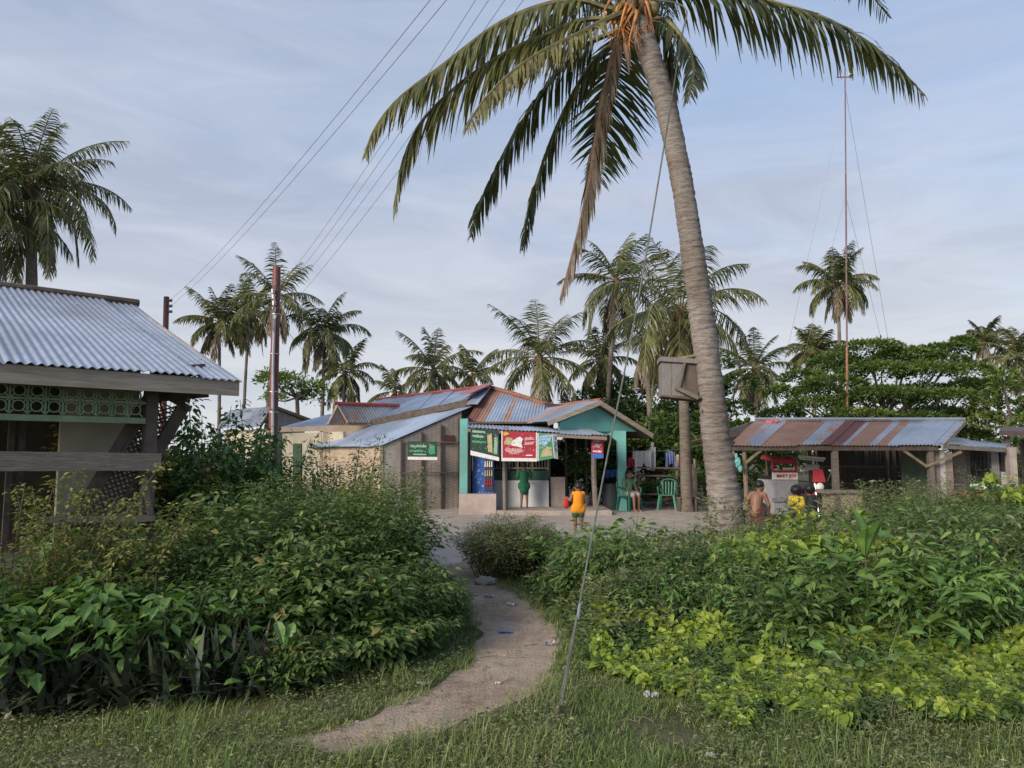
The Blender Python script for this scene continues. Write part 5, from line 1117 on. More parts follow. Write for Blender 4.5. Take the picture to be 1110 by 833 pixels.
def person(base, facing, H, label, J, top=None, sleeves=.5, bottoms=None, bl=.6, hair='short', headtilt=(0, 0), build=1.0, tank=False, dress=False, skin='skin', headk=1.0):
    """J: joint offsets in metres for H=1 (x right, y forward, z up) overriding the default standing pose; facing = heading angle, 0 = away from the camera"""
    D = dict(hip=(0, 0, .52), chest=(0, 0, .74), neck=(0, 0, .82), head=(0, .015, .915), shL=(-.115, 0, .79), shR=(.115, 0, .79), elL=(-.15, .01, .62), elR=(.15, .01, .62), wrL=(-.155, .06, .47), wrR=(.155, .06, .47),
             hpL=(-.06, 0, .50), hpR=(.06, 0, .50), knL=(-.065, .01, .27), knR=(.065, .01, .27), anL=(-.065, 0, .045), anR=(.065, 0, .045), toe=None)
    D.update(J); ca, sa = math.cos(facing), math.sin(facing); base = np.array(base, float)
    def W(p): x, y, z = [c*H for c in p]; return base+A(ca*x-sa*y, sa*x+ca*y, z)
    Q = {k_: W(v) for k_, v in D.items() if v is not None}; B = build*H
    fw = A(-sa, ca, 0); rt = A(ca, sa, 0)
    t = thing('person', base, label, 'person')
    m = MB()
    cap(m, Q['hip'], Q['chest'], .078*B, .085*B, 16); cap(m, (Q['hip']+Q['hpL'])/2, (Q['hip']+Q['hpR'])/2, .072*B, .072*B); cap(m, Q['chest'], Q['neck'], .075*B, .035*B)
    cap(m, Q['shL']*.8+Q['neck']*.2, Q['shR']*.8+Q['neck']*.2, .036*B, .036*B); cap(m, Q['neck'], Q['head'], .032*B, .035*B)
    for s in 'LR':
        cap(m, Q['sh'+s], Q['el'+s], .034*B, .026*B); cap(m, Q['el'+s], Q['wr'+s], .026*B, .017*B)
        cap(m, Q['hp'+s], Q['kn'+s], .056*B, .038*B); cap(m, Q['kn'+s], Q['an'+s], .037*B, .022*B)
        ft = Q['an'+s]; m.ell(ft+fw*.035*H-A(0, 0, .022*H), .028*H, .028*H, .02*H, 10, 6); cap(m, ft-A(0, 0, .022*H), ft+fw*.085*H-A(0, 0, .03*H), .022*H, .016*H)
        d = nrm(Q['wr'+s]-Q['el'+s]); sd_ = nrm(np.cross(d, A(0, .2, 1)+fw*.3)); palm_c = Q['wr'+s]+d*.030*H
        cap(m, palm_c-sd_*.012*H, palm_c+sd_*.012*H, .013*H, .013*H); cap(m, Q['wr'+s], palm_c+d*.02*H, .015*H, .014*H)
        fold = nrm(np.cross(sd_, d)); fold = fold if np.dot(fold, fw) > 0 else -fold
        for k_ in range(4):
            r0 = palm_c+d*.02*H+sd_*(.021*(k_-1.5)/1.5)*H; L_ = (.03, .034, .031, .025)[k_]*H; a1_ = r0+d*L_*.55; a2_ = a1_+nrm(d+fold*.8)*L_*.55; cap(m, r0, a1_, .0062*H, .006*H, 6); cap(m, a1_, a2_, .006*H, .005*H, 6)
        r0 = palm_c-sd_*.016*H-d*.005*H; a1_ = r0-sd_*.018*H+d*.012*H; cap(m, r0, a1_, .008*H, .007*H, 6); cap(m, a1_, a1_+d*.018*H, .007*H, .0055*H, 6)
    h = Q['head']; hf_ = nrm(fw*math.cos(headtilt[0])+rt*math.sin(headtilt[0])+A(0, 0, math.sin(headtilt[1]))); hr = nrm(np.cross(hf_, A(0, 0, 1))); hu = np.cross(hr, hf_); Rm = np.stack([hr, hf_, hu], 1); hk = headk*H
    m.ell(h, .060*hk, .072*hk, .078*hk, 16, 12, Rm); m.ell(h+hf_*.018*hk-hu*.045*hk, .042*hk, .045*hk, .04*hk, 12, 8, Rm)
    m.ell(h+hf_*.075*hk-hu*.012*hk, .010*hk, .013*hk, .018*hk, 8, 6, Rm); m.ell(h+hf_*.066*hk-hu*.043*hk, .02*hk, .009*hk, .007*hk, 8, 6, Rm)
    for s in (-1, 1): m.ell(h+hr*s*.062*hk-hu*.008*hk, .008*hk, .014*hk, .020*hk, 8, 6, Rm)
    body = bake(m, 'body', M[skin], t, .0062*H)
    for s in (-1, 1): e_ = MB(); e_.ell(h+hf_*.064*hk+hr*s*.024*hk+hu*.004*hk, .009*hk, .007*hk, .006*hk, 8, 6, Rm); e_.build('eye', M['black'], t)
    hm = MB(); hm.ell(h-hf_*.012*hk+hu*.022*hk, .067*hk, .072*hk, .072*hk, 20, 14, Rm)
    if hair == 'bushy': hm.ell(h-hf_*.015*hk+hu*.02*hk, .085*hk, .085*hk, .08*hk, 20, 14, Rm)
    if hair == 'long': hm.ell(h-hf_*.035*hk-hu*.03*hk, .060*hk, .045*hk, .09*hk, 14, 10, Rm)
    hv = np.vstack(hm.V); hm.V = [hv+(vnoise(hv[:, 0]*60, hv[:, 2]*60+hv[:, 1]*50)-.5)[:, None]*nrm(hv-h)*.012*hk]
    hm.build('hair', M['hair'], t, True)
    if top is not None:
        m = MB(); g = 1.16
        cap(m, Q['hip']*.9+Q['hpL']*.05+Q['hpR']*.05, Q['chest'], .092*B, .094*B, 18); cap(m, Q['hpL'], Q['hpR'], .080*B, .080*B); cap(m, Q['hpL']-A(0, 0, .03*H), Q['hpR']-A(0, 0, .03*H), .082*B, .082*B); cap(m, Q['shL']*.85+Q['neck']*.15-A(0, 0, .006*H), Q['shR']*.85+Q['neck']*.15-A(0, 0, .006*H), .043*B, .043*B); cap(m, Q['chest'], Q['chest']*.4+Q['neck']*.6, .085*B, .055*B)
        if dress: cap(m, Q['hip'], (Q['hpL']+Q['hpR'])/2-A(0, 0, .11*H), .095*B, .105*B, 16)
        if not tank:
            for s in 'LR': cap(m, Q['sh'+s], Q['sh'+s]+(Q['el'+s]-Q['sh'+s])*sleeves, .045*B, .046*B)
        sh_ = bake(m, 'shirt', top, t, .009*H, 5)
    if bottoms is not None:
        m = MB(); cap(m, (Q['hip']+Q['hpL'])/2, (Q['hip']+Q['hpR'])/2, .083*B, .083*B)
        for s in 'LR': cap(m, Q['hp'+s], Q['hp'+s]+(Q['kn'+s]-Q['hp'+s])*bl, .066*B, .060*B)
        bake(m, 'shorts', bottoms, t, .009*H, 4)
    return t
cfab = lambda n_, c: mat(n_, c, .85, 0, .18, 25, .2)
# child in green at the counter, back to us, arms raised to the counter
person(A((568-555)/F*20.45, 20.45, .13), 0, 1.24, 'child in a long dark green shirt standing at the shop counter with its back turned', dict(elL=(-.15, .03, .66), elR=(.16, .04, .66), wrL=(-.10, .13, .70), wrR=(.12, .13, .72), knL=(-.05, .0, .27), knR=(.06, .02, .27)),
       top=cfab('green_cloth', (.015, .11, .06)), sleeves=.75, dress=True)
# child in orange seen from behind, holding something red
X = (626-555)/F*15.3
oc = person(A(X, 15.3, 0), D2R(8), 1.0, 'small child in a bright orange sleeveless shirt seen from behind on the sandy yard', dict(elL=(-.17, -.02, .66), wrL=(-.20, .10, .70), elR=(.155, 0, .63), wrR=(.12, .12, .58)),
       top=cfab('orange_cloth', (.75, .27, .015)), tank=True, bottoms=cfab('green_short2', (.02, .10, .05)), bl=.6, build=1.22, headk=1.12, headtilt=(-.4, .05))
m = MB(); q = A(X-.235, 15.3+.12, .60); m.ell(q, .06, .05, .12, 10, 8); m.V[0][:] += np.random.RandomState(3).uniform(-.01, .01, m.V[0].shape); o = m.build('toy_bag', cfab('red_cloth2', (.5, .04, .03)), None, True); meta(o, 'red cloth bag held at the left side of the child in orange', 'bag')
# shirtless boy by the shed
X = (818-555)/F*13.4
person(A(X, 13.4, 0), D2R(-55), 1.14, 'shirtless boy leaning forward beside the left post of the shed', dict(hip=(0, -.05, .50), chest=(0, .0, .71), neck=(0, .05, .80), head=(0, .085, .895), shL=(-.125, .02, .77), shR=(.125, .02, .77), elL=(-.19, -.02, .61), elR=(.17, .06, .61), wrL=(-.16, .06, .47), wrR=(.10, .15, .50)),
       bottoms=cfab('dark_red_short', (.10, .03, .03)), bl=.7, build=1.12, headk=1.05)
# child in yellow
X = (860-555)/F*12.9
person(A(X, 12.9, 0), D2R(-70), 1.05, 'child with bushy black hair and yellow shirt, head above the weeds by the tricycle', dict(head=(0, .03, .91)), top=cfab('yellow_cloth', (.62, .48, .03)), bottoms=cfab('navy_short', (.03, .04, .10)), hair='bushy', build=1.1, headk=1.15)
X = (875-555)/F*13.6
person(A(X, 13.6, 0), D2R(20), 1.03, 'dark haired child in a dark shirt behind the yellow shirt, facing the tricycle', {}, top=cfab('dark_cloth', (.03, .03, .035)), bottoms=cfab('brown_short', (.06, .04, .03)), hair='bushy', headk=1.1)
# seated woman in the chair
X = (681-555)/F*21.0; 
person(A(X, 21.0, 0), D2R(180+35), 1.35, 'person in a dark green top sitting in the green plastic chair by the turquoise post', dict(hip=(0, -.04, .37), chest=(0, -.04, .57), neck=(0, -.03, .66), head=(0, -.01, .755), shL=(-.12, -.03, .63), shR=(.12, -.03, .63), elL=(-.15, .02, .48), elR=(.15, .02, .48), wrL=(-.09, .13, .43), wrR=(.09, .13, .43),
       hpL=(-.06, -.02, .37), hpR=(.06, -.02, .37), knL=(-.07, .2, .34), knR=(.07, .2, .34), anL=(-.07, .2, .045), anR=(.07, .22, .045)), top=cfab('teal_green', (.10, .20, .10)), bottoms=cfab('pale_print', (.35, .30, .30)), bl=.9, hair='long')
# ================================================================ undergrowth and plants
def shrub(base, ns, h, spread, label, mt='weed', tmpl=LEAF, lsz=(.06, .10), lw=.42, per=26, seed=0, hue=.45, lean=.35, cat='bush', name='weedy_shrub', group=None, droop=.25, up=.2, tmin=.18, sides=1, stem='stemgreen', top_bright=.0, rx=None, stemr=.006):
    """many upright stems with leaves all along them"""
    r = np.random.RandomState(seed+500); base = np.array(base, float); t = thing(name, base, label, cat, group)
    sm = MB(); lb = LB(); rx = rx or spread
    for i in range(ns):
        a = r.uniform(0, 6.283); q = math.sqrt(r.rand()); b0 = base+A(math.cos(a)*rx*q, math.sin(a)*spread*q, 0)
        hh = h*(1-.35*q*q)*r.uniform(.72, 1.12); ln = lean*hh*(.25+q)*r.uniform(.4, 1.2)
        tip = b0+A(math.cos(a)*ln, math.sin(a)*ln, hh)+A(*r.normal(0, .05*hh, 2), 0); mid = (b0+tip)/2+A(*(-.12*ln*np.array([math.cos(a), math.sin(a)])), .06*hh)
        ts = np.linspace(0, 1, 7)[:, None]; C = (1-ts)**2*b0+2*ts*(1-ts)*mid+ts**2*tip; sm.tube(C, np.linspace(stemr, stemr*.35, 7)*(1+h*.3), 4, cap=False)
        k = int(per*r.uniform(.8, 1.2)); tt = np.clip(tmin+(1-tmin)*r.uniform(0, 1, k)**.6, 0, 1)[:, None]
        p = (1-tt)**2*b0+2*tt*(1-tt)*mid+tt**2*tip; T = nrm(2*(1-tt)*(mid-b0)+2*tt*(tip-mid))
        aa = np.arange(k)*2.4+r.uniform(0, 6.28); o = np.stack([np.cos(aa), np.sin(aa), np.zeros(k)], 1)
        pet = r.uniform(.15, 1.0, k)[:, None]*np.mean(lsz)*1.1
        d = nrm(o+T*up+A(0, 0, -1)*(droop*r.uniform(.3, 1.6, k))[:, None]+r.normal(0, .22, (k, 3)))
        n = nrm(A(0, 0, 1)+o*.25+r.normal(0, .3, (k, 3))); sz = r.uniform(lsz[0], lsz[1], k)*(1.1-.45*tt[:, 0])
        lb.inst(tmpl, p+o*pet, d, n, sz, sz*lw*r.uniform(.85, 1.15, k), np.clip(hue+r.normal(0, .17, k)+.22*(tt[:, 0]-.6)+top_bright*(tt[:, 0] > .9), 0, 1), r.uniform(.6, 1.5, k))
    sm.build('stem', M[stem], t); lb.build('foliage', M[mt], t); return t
def rosette(base, n, L, wd, label, seed, mt='broad', tmpl=OBOV, el=(20, 75), cat='plant', name='broad_leaved_plant', hue=.6, stalk=.0, group=None, tiers=1, h=0.0):
    """big leaves in one or more whorls on a short stem"""
    r = np.random.RandomState(seed+900); base = np.array(base, float); t = thing(name, base, label, cat, group); sm = MB(); lb = LB()
    top = base+A(r.normal(0, .05), r.normal(0, .05), h); sm.tube(spline([base, (base+top)/2+A(.01, 0, 0), top+A(0, 0, .01)], 5), np.linspace(.012, .006, 5), 5)
    for k in range(tiers):
        q = top-A(0, 0, h*.35*k/max(1, tiers-1)) if tiers > 1 else top
        m_ = max(3, n//tiers); az = np.arange(m_)*2.4+r.uniform(0, 6); e_ = D2R(r.uniform(el[0], el[1], m_)-(18*k)); d = np.stack([np.cos(az)*np.cos(e_), np.sin(az)*np.cos(e_), np.sin(e_)], 1)
        n_ = nrm(np.cross(np.cross(d, A(0, 0, 1)), d)+r.normal(0, .18, (m_, 3))); sz = L*r.uniform(.65, 1.15, m_); p = q+d*(stalk+.02)
        if stalk > .03:
            for i in range(m_): sm.tube([q, p[i]], [.005, .0035], 4)
        lb.inst(tmpl, p, d, n_, sz, sz*wd, np.clip(hue+r.normal(0, .13, m_), 0, 1), r.uniform(.6, 1.8, m_))
    sm.build('stem', M['stemgreen'], t); lb.build('foliage', M[mt], t); return t
def gY(px, Y): return A((px-555)/F*Y, Y, 0)
# ---- left mass: each shrub stands on its own
LS = [ # px, Y, stems, h, spread, seed, hue, label
 (386, 7.4, 90, 1.2, .42, 1, .42, 'weedy green shrub at the right end of the left thicket, arching over the path'),
 (372, 7.6, 120, 1.45, .65, 2, .45, 'tallest dense weedy shrub in the left thicket, below the tan house wall'),
 (330, 7.2, 120, 1.36, .75, 3, .40, 'dense dark weedy shrub in the left thicket below the red utility pole'),
 (262, 6.9, 110, 1.20, .70, 4, .36, 'weedy shrub in the left thicket beside the corner of the wooden hut'),
 (200, 6.3, 100, .98, .60, 5, .38, 'weedy shrub right in front of the lower rails of the hut'),
 (425, 6.6, 80, .70, .42, 6, .42, 'lower weedy shrub spilling down to the bend of the path'),
 (345, 6.2, 90, .88, .55, 7, .35, 'mid height weedy shrub in the front row of the left thicket'),
 (270, 5.9, 80, .80, .50, 8, .35, 'leafy shrub in the front row below the hut corner'),
 (370, 9.4, 70, 1.72, .60, 9, .55, 'tall thin sprays of weed rising behind the left thicket by the tan wall'),
 (405, 8.4, 40, .95, .22, 10, .40, 'small low weed patch hugging the left side of the path'),
 (300, 9.0, 80, 1.60, .80, 11, .45, 'high weedy shrub standing before the red pole and the small rear door'),
 (472, 6.75, 46, .50, .20, 14, .45, 'low rounded weed clump at the inside of the path bend'),
 (446, 6.15, 40, .42, .22, 15, .50, 'low weed clump left of the seedling where the path bends'),
 (390, 5.75, 44, .40, .26, 16, .42, 'low weed clump in front of the middle of the left thicket'),
 (325, 5.35, 40, .34, .24, 17, .40, 'low weed clump at the right end of the strap leaved row'),
 (110, 5.7, 70, .75, .55, 12, .38, 'dark weedy shrub below the diagonal lattice of the hut'),
 (30, 5.6, 60, .72, .55, 13, .35, 'weedy shrub at the left edge under the broad leaves'),
]
for px, Y, ns, h, sp_, sd, hue, lab in LS:
    big = (sd % 3 == 1); hue = hue+.12*((sd*7) % 5-2)/2+.06
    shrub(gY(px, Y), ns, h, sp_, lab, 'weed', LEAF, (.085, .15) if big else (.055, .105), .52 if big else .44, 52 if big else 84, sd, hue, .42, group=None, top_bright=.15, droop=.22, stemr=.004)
# leafy young tree by the hut corner, brighter rounder leaves
shrub(gY(228, 9.2), 60, 2.25, .60, 'tall bright green shrub growing against the right corner of the hut', 'broad', LEAF, (.10, .17), .55, 95, 20, .36, .3, droop=.5, name='leafy_shrub')
shrub(gY(280, 10.2), 40, 2.1, .5, 'bright leafy shrub between the hut corner and the red pole', 'broad', LEAF, (.09, .15), .5, 90, 21, .35, .3, droop=.5, name='leafy_shrub')
# yellowish dry vines climbing on the hut front
t = shrub(gY(10, 5.3), 26, 1.62, .45, 'tangle of yellowish climbing vine over the hut rails at the left edge', 'olive', LEAF2, (.05, .085), .6, 190, 22, .45, .5, cat='vine', name='climbing_vine', rx=.55, stem='twig')
shrub(gY(88, 5.9), 20, 1.42, .30, 'thin yellowish vine sprays reaching up before the cream wall of the hut', 'olive', LEAF2, (.04, .075), .6, 150, 23, .4, .5, cat='vine', name='climbing_vine', rx=.4, stem='twig')
shrub(gY(150, 8.4), 26, 2.35, .5, 'vine with leaves coloured sunlit yellow growing behind the lattice at the hut corner', 'olive', LEAF, (.07, .12), .6, 80, 24, .85, .3, cat='vine', name='climbing_vine', rx=.7, stem='twig', stemr=.004)  # yellow leaves whose colour also imitates sunlit foliage behind the lattice holes
# strap leaves
r = np.random.RandomState(3)
for i, (px, Y, k_, L, lab) in enumerate(((40, 4.75, 60, .42, 'dark strap leaved clump nearest the bottom left corner'), (120, 4.9, 60, .45, 'dark strap leaved clump left of the middle of the shaded row'), (195, 5.0, 60, .42, 'dark strap leaved clump in the middle of the shaded row under the thicket'),
     (265, 5.15, 55, .42, 'dark strap leaved clump right of the middle of the shaded row'), (330, 5.4, 45, .36, 'dark strap leaved clump at the right end of the shaded row'), (70, 5.15, 50, .5, 'tall dark strap leaved clump behind the others at the left'), (230, 5.4, 50, .48, 'tall dark strap leaved clump behind the middle of the shaded row'))):
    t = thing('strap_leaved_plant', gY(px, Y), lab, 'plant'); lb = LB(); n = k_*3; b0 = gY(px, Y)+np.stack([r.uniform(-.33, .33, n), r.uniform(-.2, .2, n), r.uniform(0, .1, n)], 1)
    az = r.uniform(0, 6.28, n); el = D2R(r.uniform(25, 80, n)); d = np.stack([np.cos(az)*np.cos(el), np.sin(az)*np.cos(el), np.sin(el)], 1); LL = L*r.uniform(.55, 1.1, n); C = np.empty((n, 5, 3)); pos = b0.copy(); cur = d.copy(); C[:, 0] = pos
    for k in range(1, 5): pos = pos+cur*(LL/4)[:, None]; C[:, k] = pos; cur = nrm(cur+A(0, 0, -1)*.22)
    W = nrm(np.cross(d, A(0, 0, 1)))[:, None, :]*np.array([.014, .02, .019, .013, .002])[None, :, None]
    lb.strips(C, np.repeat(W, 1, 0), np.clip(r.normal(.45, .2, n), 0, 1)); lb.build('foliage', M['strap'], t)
# broad leaved plants front left
for i, (px, Y, ns, h, sp_, lz, lab) in enumerate(((25, 4.85, 15, .86, .32, (.13, .22), 'mound of big round bright leaves nearest the left edge'), (105, 5.0, 14, .84, .30, (.13, .22), 'mound of big bright leaves below the left rails of the hut'), (180, 5.15, 13, .80, .28, (.12, .20), 'big bright leaves below the diagonal lattice of the hut'),
     (65, 5.5, 14, 1.02, .35, (.13, .22), 'highest mound of big leaves touching the hut rail'), (235, 5.35, 10, .72, .28, (.09, .15), 'oval leaved plant at the right end of the big leaved mounds'))):
    shrub(gY(px, Y), ns, h, sp_, lab, 'broad', LEAF, lz, .58, 17, 240+i, .45, .45, cat='plant', name='broad_leaved_plant', droop=.35, tmin=.5, rx=sp_*1.2)
for i, (px, py, Y, n, L, lab) in enumerate(((478, 708, 6.0, 9, .17, 'small upright bright seedling beside the path bend'), (395, 672, 5.8, 10, .19, 'single broad leaved sprig poking from the left thicket'), (445, 690, 6.2, 8, .15, 'low oval leaves between the seedling and the thicket'), (300, 700, 5.1, 10, .15, 'oval leaved seedling in front of the left thicket'),
     (215, 720, 4.9, 10, .13, 'pale seedling in the shade left of the oval leaved seedling'), (265, 735, 4.9, 9, .12, 'tiny leafy seedling at the front foot of the thicket'))):
    top = P(px, py, Y); rosette(A(top[0], Y, 0), n, L, .5, lab, 60+i, tiers=2, h=max(.05, top[2]-.05), stalk=.03, el=(15, 70), hue=.5)
# ---- right side: fine grey green bush by the path and shrubs before the shed
shrub(gY(554, 10.0), 210, .78, .5, 'round grey green twiggy bush beside the path, alone before the store', 'fine', LEAF2, (.045, .075), .42, 110, 30, .55, .45, name='round_bush', rx=.5, stemr=.003)
shrub(gY(975, 10.6), 140, 1.22, .75, 'pale grey green bush in front of the shed counter and planks', 'fine', LEAF2, (.045, .085), .38, 100, 31, .55, .4, name='round_bush', stemr=.003, rx=.85)
shrub(gY(1080, 10.2), 140, 1.30, .8, 'pale grey green bush at the right edge before the plank shack', 'fine', LEAF2, (.045, .085), .38, 100, 32, .5, .4, name='round_bush', stemr=.003, rx=.85)
shrub(gY(835, 9.6), 80, .72, .55, 'feathery low bush right of the foot of the leaning palm', 'fine', LEAF2, (.045, .08), .38, 95, 33, .4, .4, name='round_bush', stemr=.003, rx=.6)
shrub(gY(750, 9.5), 90, .62, .5, 'feathery low bush left of the foot of the leaning palm', 'fine', LEAF2, (.045, .08), .38, 95, 34, .4, .4, name='round_bush', stemr=.003, rx=.55)
for px, Y, ns, h, sp_, sd, hue, mt_k, lab in ((690, 7.6, 40, .80, .34, 1, .45, 'weed', 'weedy shrub just right of the slanting cable in the middle distance'), (780, 8.4, 44, .80, .4, 2, .4, 'weed', 'weedy shrub in front of the leaning palm foot'), (840, 7.0, 40, .86, .34, 3, .45, 'broad', 'bright medium leaved shrub below the shirtless boy'),
   (905, 8.2, 40, .86, .36, 4, .4, 'weed', 'weedy shrub below the shed counter'), (1010, 7.6, 50, 1.08, .40, 5, .35, 'weed', 'dark weedy shrub below the sloping braces of the shed'), (1075, 7.0, 50, 1.1, .38, 6, .32, 'weed', 'dark weedy shrub at the right edge of the thicket'), (1035, 5.9, 46, .95, .36, 7, .5, 'broad', 'bright medium leaved shrub at the lower right'),
   (740, 6.5, 30, .66, .26, 8, .45, 'broad', 'bright medium leaved shrub in the left part of the right thicket'), (640, 8.0, 30, .62, .3, 9, .4, 'weed', 'weedy shrub beside the slanting cable below the orange shirt'), (960, 6.9, 40, .9, .3, 10, .35, 'weed', 'weedy shrub behind the tall upright paddle leaf'), (860, 5.9, 26, .62, .24, 11, .4, 'weed', 'low weedy shrub left of the small paddle leaved plant')):
    shrub(gY(px, Y), ns, h, sp_, lab, mt_k, LEAF, (.08, .14) if sd % 2 else (.06, .11), .46, 52, 400+sd, hue, .45, group=None, top_bright=.15, droop=.4, stemr=.004, rx=sp_*1.3)
# tall leafy seedlings at the edge of the yard
for i, (px, Y, ns, h, sp_, lz, lab) in enumerate(((620, 9.5, 14, .72, .24, (.13, .22), 'bright broad leaved plant hiding the legs of the child in orange'), (672, 9.4, 18, .78, .28, (.13, .22), 'tallest bright broad leaved plant just right of the slanting cable at the yard edge'), (703, 9.3, 12, .62, .22, (.12, .2), 'broad leaved plant second to the right of the slanting cable'),
    (606, 9.4, 12, .60, .22, (.10, .17), 'broad leaved plant between the round bush and the slanting cable'), (648, 9.0, 14, .56, .26, (.12, .2), 'low broad leaved plant behind the slanting cable'), (745, 9.1, 7, .55, .14, (.15, .24), 'broad leaved plant beside the feathery bush left of the palm foot'))):
    shrub(gY(px, Y), ns, h, sp_, lab, 'broad', OBOV, lz, .50, 15, 300+i, .62, .45, cat='plant', name='broad_leaved_plant', droop=.2, up=.5, tmin=.45)
for i, (px, Y, ns, h, sp_, lz, per_, lab) in enumerate(((955, 5.9, 7, .98, .20, (.20, .34), 15, 'large paddle leaved plant standing out of the middle of the right thicket'), (885, 6.0, 6, .86, .16, (.15, .24), 14, 'paddle leaved plant left of the largest one'), (1000, 6.1, 6, .92, .2, (.18, .30), 13, 'paddle leaved plant right of the largest one'), (930, 5.1, 4, .62, .10, (.13, .2), 11, 'small bright paddle leaved plant in front of the largest one'),
    (1080, 6.0, 5, .75, .15, (.1, .18), 13, 'paddle leaved plant at the right edge of the thicket'), (800, 7.6, 6, .72, .2, (.1, .17), 14, 'pale paddle leaved plant at the left part of the right thicket'))):
    shrub(gY(px, Y), ns, h, sp_, lab, 'broad', OBOV, lz, .46, per_, 320+i, .62, .5, cat='plant', name='broad_leaved_plant', droop=.15, up=.6, tmin=.45)
top = P(938, 600, 5.9); rosette(A(top[0], 5.9, 0), 5, .33, .42, 'single plant with one tall upright paddle leaf above the right thicket', 91, h=top[2]-.04, el=(55, 88), hue=.65)
# right thicket: one tangled mass of small leaves over a bumpy surface
def hfield(x, Y):
    px = 555+x*F/Y
    front = np.interp(px, [540, 560, 590, 612, 640, 700, 790, 900, 1000, 1110, 1300], [10.4, 9.2, 8.1, 6.9, 5.9, 5.2, 4.75, 4.55, 4.45, 4.35, 4.2])
    back = np.interp(px, [540, 650, 700, 760, 900, 1110, 1400], [9.6, 9.8, 10.3, 10.6, 11.2, 11.8, 12])
    top = np.interp(px, [540, 600, 700, 800, 900, 1000, 1110, 1300], [.18, .40, .52, .62, .72, .84, .95, 1.0])
    front = front+(.6*(fbm(x*1.1, Y*.7, 91, 3)-.42)+.7*(vnoise(x*3.1, Y*1.5, 92)-.5))*np.interp(px, [560, 640], [.2, 1])
    d = np.clip((Y-front)/np.interp(px, [600, 800, 1000], [1.6, 2.4, 3.0]), 0, 1); hh = top*(.16+.84*(d*d*(3-2*d)))
    hh = hh*(.42+1.0*fbm(x*1.25, Y*1.25, 11, 3)+.38*(vnoise(x*4, Y*4, 17)-.5)); e_ = np.clip((back-Y)/.5, 0, 1); lefte = np.clip((px-540)/60, 0, 1)
    on_ = (Y > front) & (Y < back) & (px > 545)
    return np.where(on_, hh*(.5+.5*e_)*(.4+.6*lefte), 0), front
r = np.random.RandomState(41)
def scatter_r(n, ylo=4.2, yhi=12.0):
    Y = ylo+(yhi-ylo)*r.uniform(0, 1, n)**1.35; px = r.uniform(545, 1480, n); x = (px-555)/F*Y; h, f = hfield(x, Y); k = h > .05; return x[k], Y[k], h[k], f[k], px[k]
def blanket(name, n, tmpl, sz, wd, mtl, sel, hue, seed, zk=(.45, 1.05), droop=.2):
    x, Y, h, f, px = scatter_r(n); k = sel(x, Y, px, f); x, Y, h, px = x[k], Y[k], h[k], px[k]; m_ = len(x)
    z = h*(zk[0]+(zk[1]-zk[0])*r.uniform(0, 1, m_)**.6); a = r.uniform(0, 6.28, m_); far = 1+np.clip(Y-6, 0, 5)*.06
    d = nrm(np.stack([np.cos(a), np.sin(a)-.25, r.normal(-droop, .35, m_)], 1)); nn = nrm(A(0, -.25, 1)+r.normal(0, .6, (m_, 3))); s = r.uniform(sz[0], sz[1], m_)*far
    lb = LB(); lb.inst(tmpl, np.stack([x, Y, z], 1), d, nn, s, s*wd*r.uniform(.85, 1.15, m_), np.clip(hue+r.normal(0, .2, m_)+.5*(fbm(x*1.8, Y*1.8, seed)-.5), 0, 1), r.uniform(.6, 1.5, m_))
    o = lb.build(name, M[mtl]); meta(o, kind='stuff'); return o
lowk = lambda x, Y, px, f: (vnoise(x*1.6, Y*1.6, 51) < .62) & (r.uniform(0, 1, len(x)) < .95)
blanket('undergrowth', 145000, LEAF2, (.035, .095), .48, 'weed', lambda x, Y, px, f: np.ones(len(x), bool), .42, 61)
blanket('undergrowth', 48000, LEAF2, (.05, .10), .40, 'fine', lambda x, Y, px, f: (vnoise(x*1.1, Y*1.1, 71) > .5) & (Y > 6), .35, 62, zk=(.7, 1.2), droop=-.4)
blanket('vine_cover', 68000, HEART, (.035, .095), .72, 'lime', lambda x, Y, px, f: ((fbm(x*1.7+3, Y*1.7, 81, 3) > .585) & (px > 640)) | ((Y < f+1.1) & (fbm(x*2.2, Y*2.2, 83, 3) > .44) & (px > 640)), .42, 63, zk=(.80, 1.12), droop=.4)
# upright weed stems in it, so the outline is not a hill
lb = LB(); sm = MB(); x, Y, h, f, px = scatter_r(4600); m_ = len(x)
for i in range(m_):
    b0 = A(x[i], Y[i], h[i]*.4); tip = b0+A(*r.normal(0, .07, 2), h[i]*.6+r.uniform(.04, .28)*(1 if Y[i] > f[i]+1 else .3)); k = 16; tt = r.uniform(.2, 1, k)[:, None]; p = b0*(1-tt)+tip*tt; a = np.arange(k)*2.4; o_ = np.stack([np.cos(a), np.sin(a), np.zeros(k)], 1)
    s = r.uniform(.04, .075, k)*(1.15-.5*tt[:, 0]); hu = np.clip(.5+.25*r.normal(), 0, 1); lb.inst(LEAF2, p+o_*.02, nrm(o_+A(0, 0, .15)+r.normal(0, .2, (k, 3))), nrm(A(0, 0, 1)+r.normal(0, .3, (k, 3))), s, s*.42, np.clip(hu+r.normal(0, .1, k), 0, 1)); sm.tube([b0, (b0+tip)/2, tip], [.004, .003, .0015], 3, cap=False)
o = lb.build('weed_shoots', M['weed']); meta(o, kind='stuff'); o = sm.build('weed_stalks', M['stemgreen']); meta(o, kind='stuff')
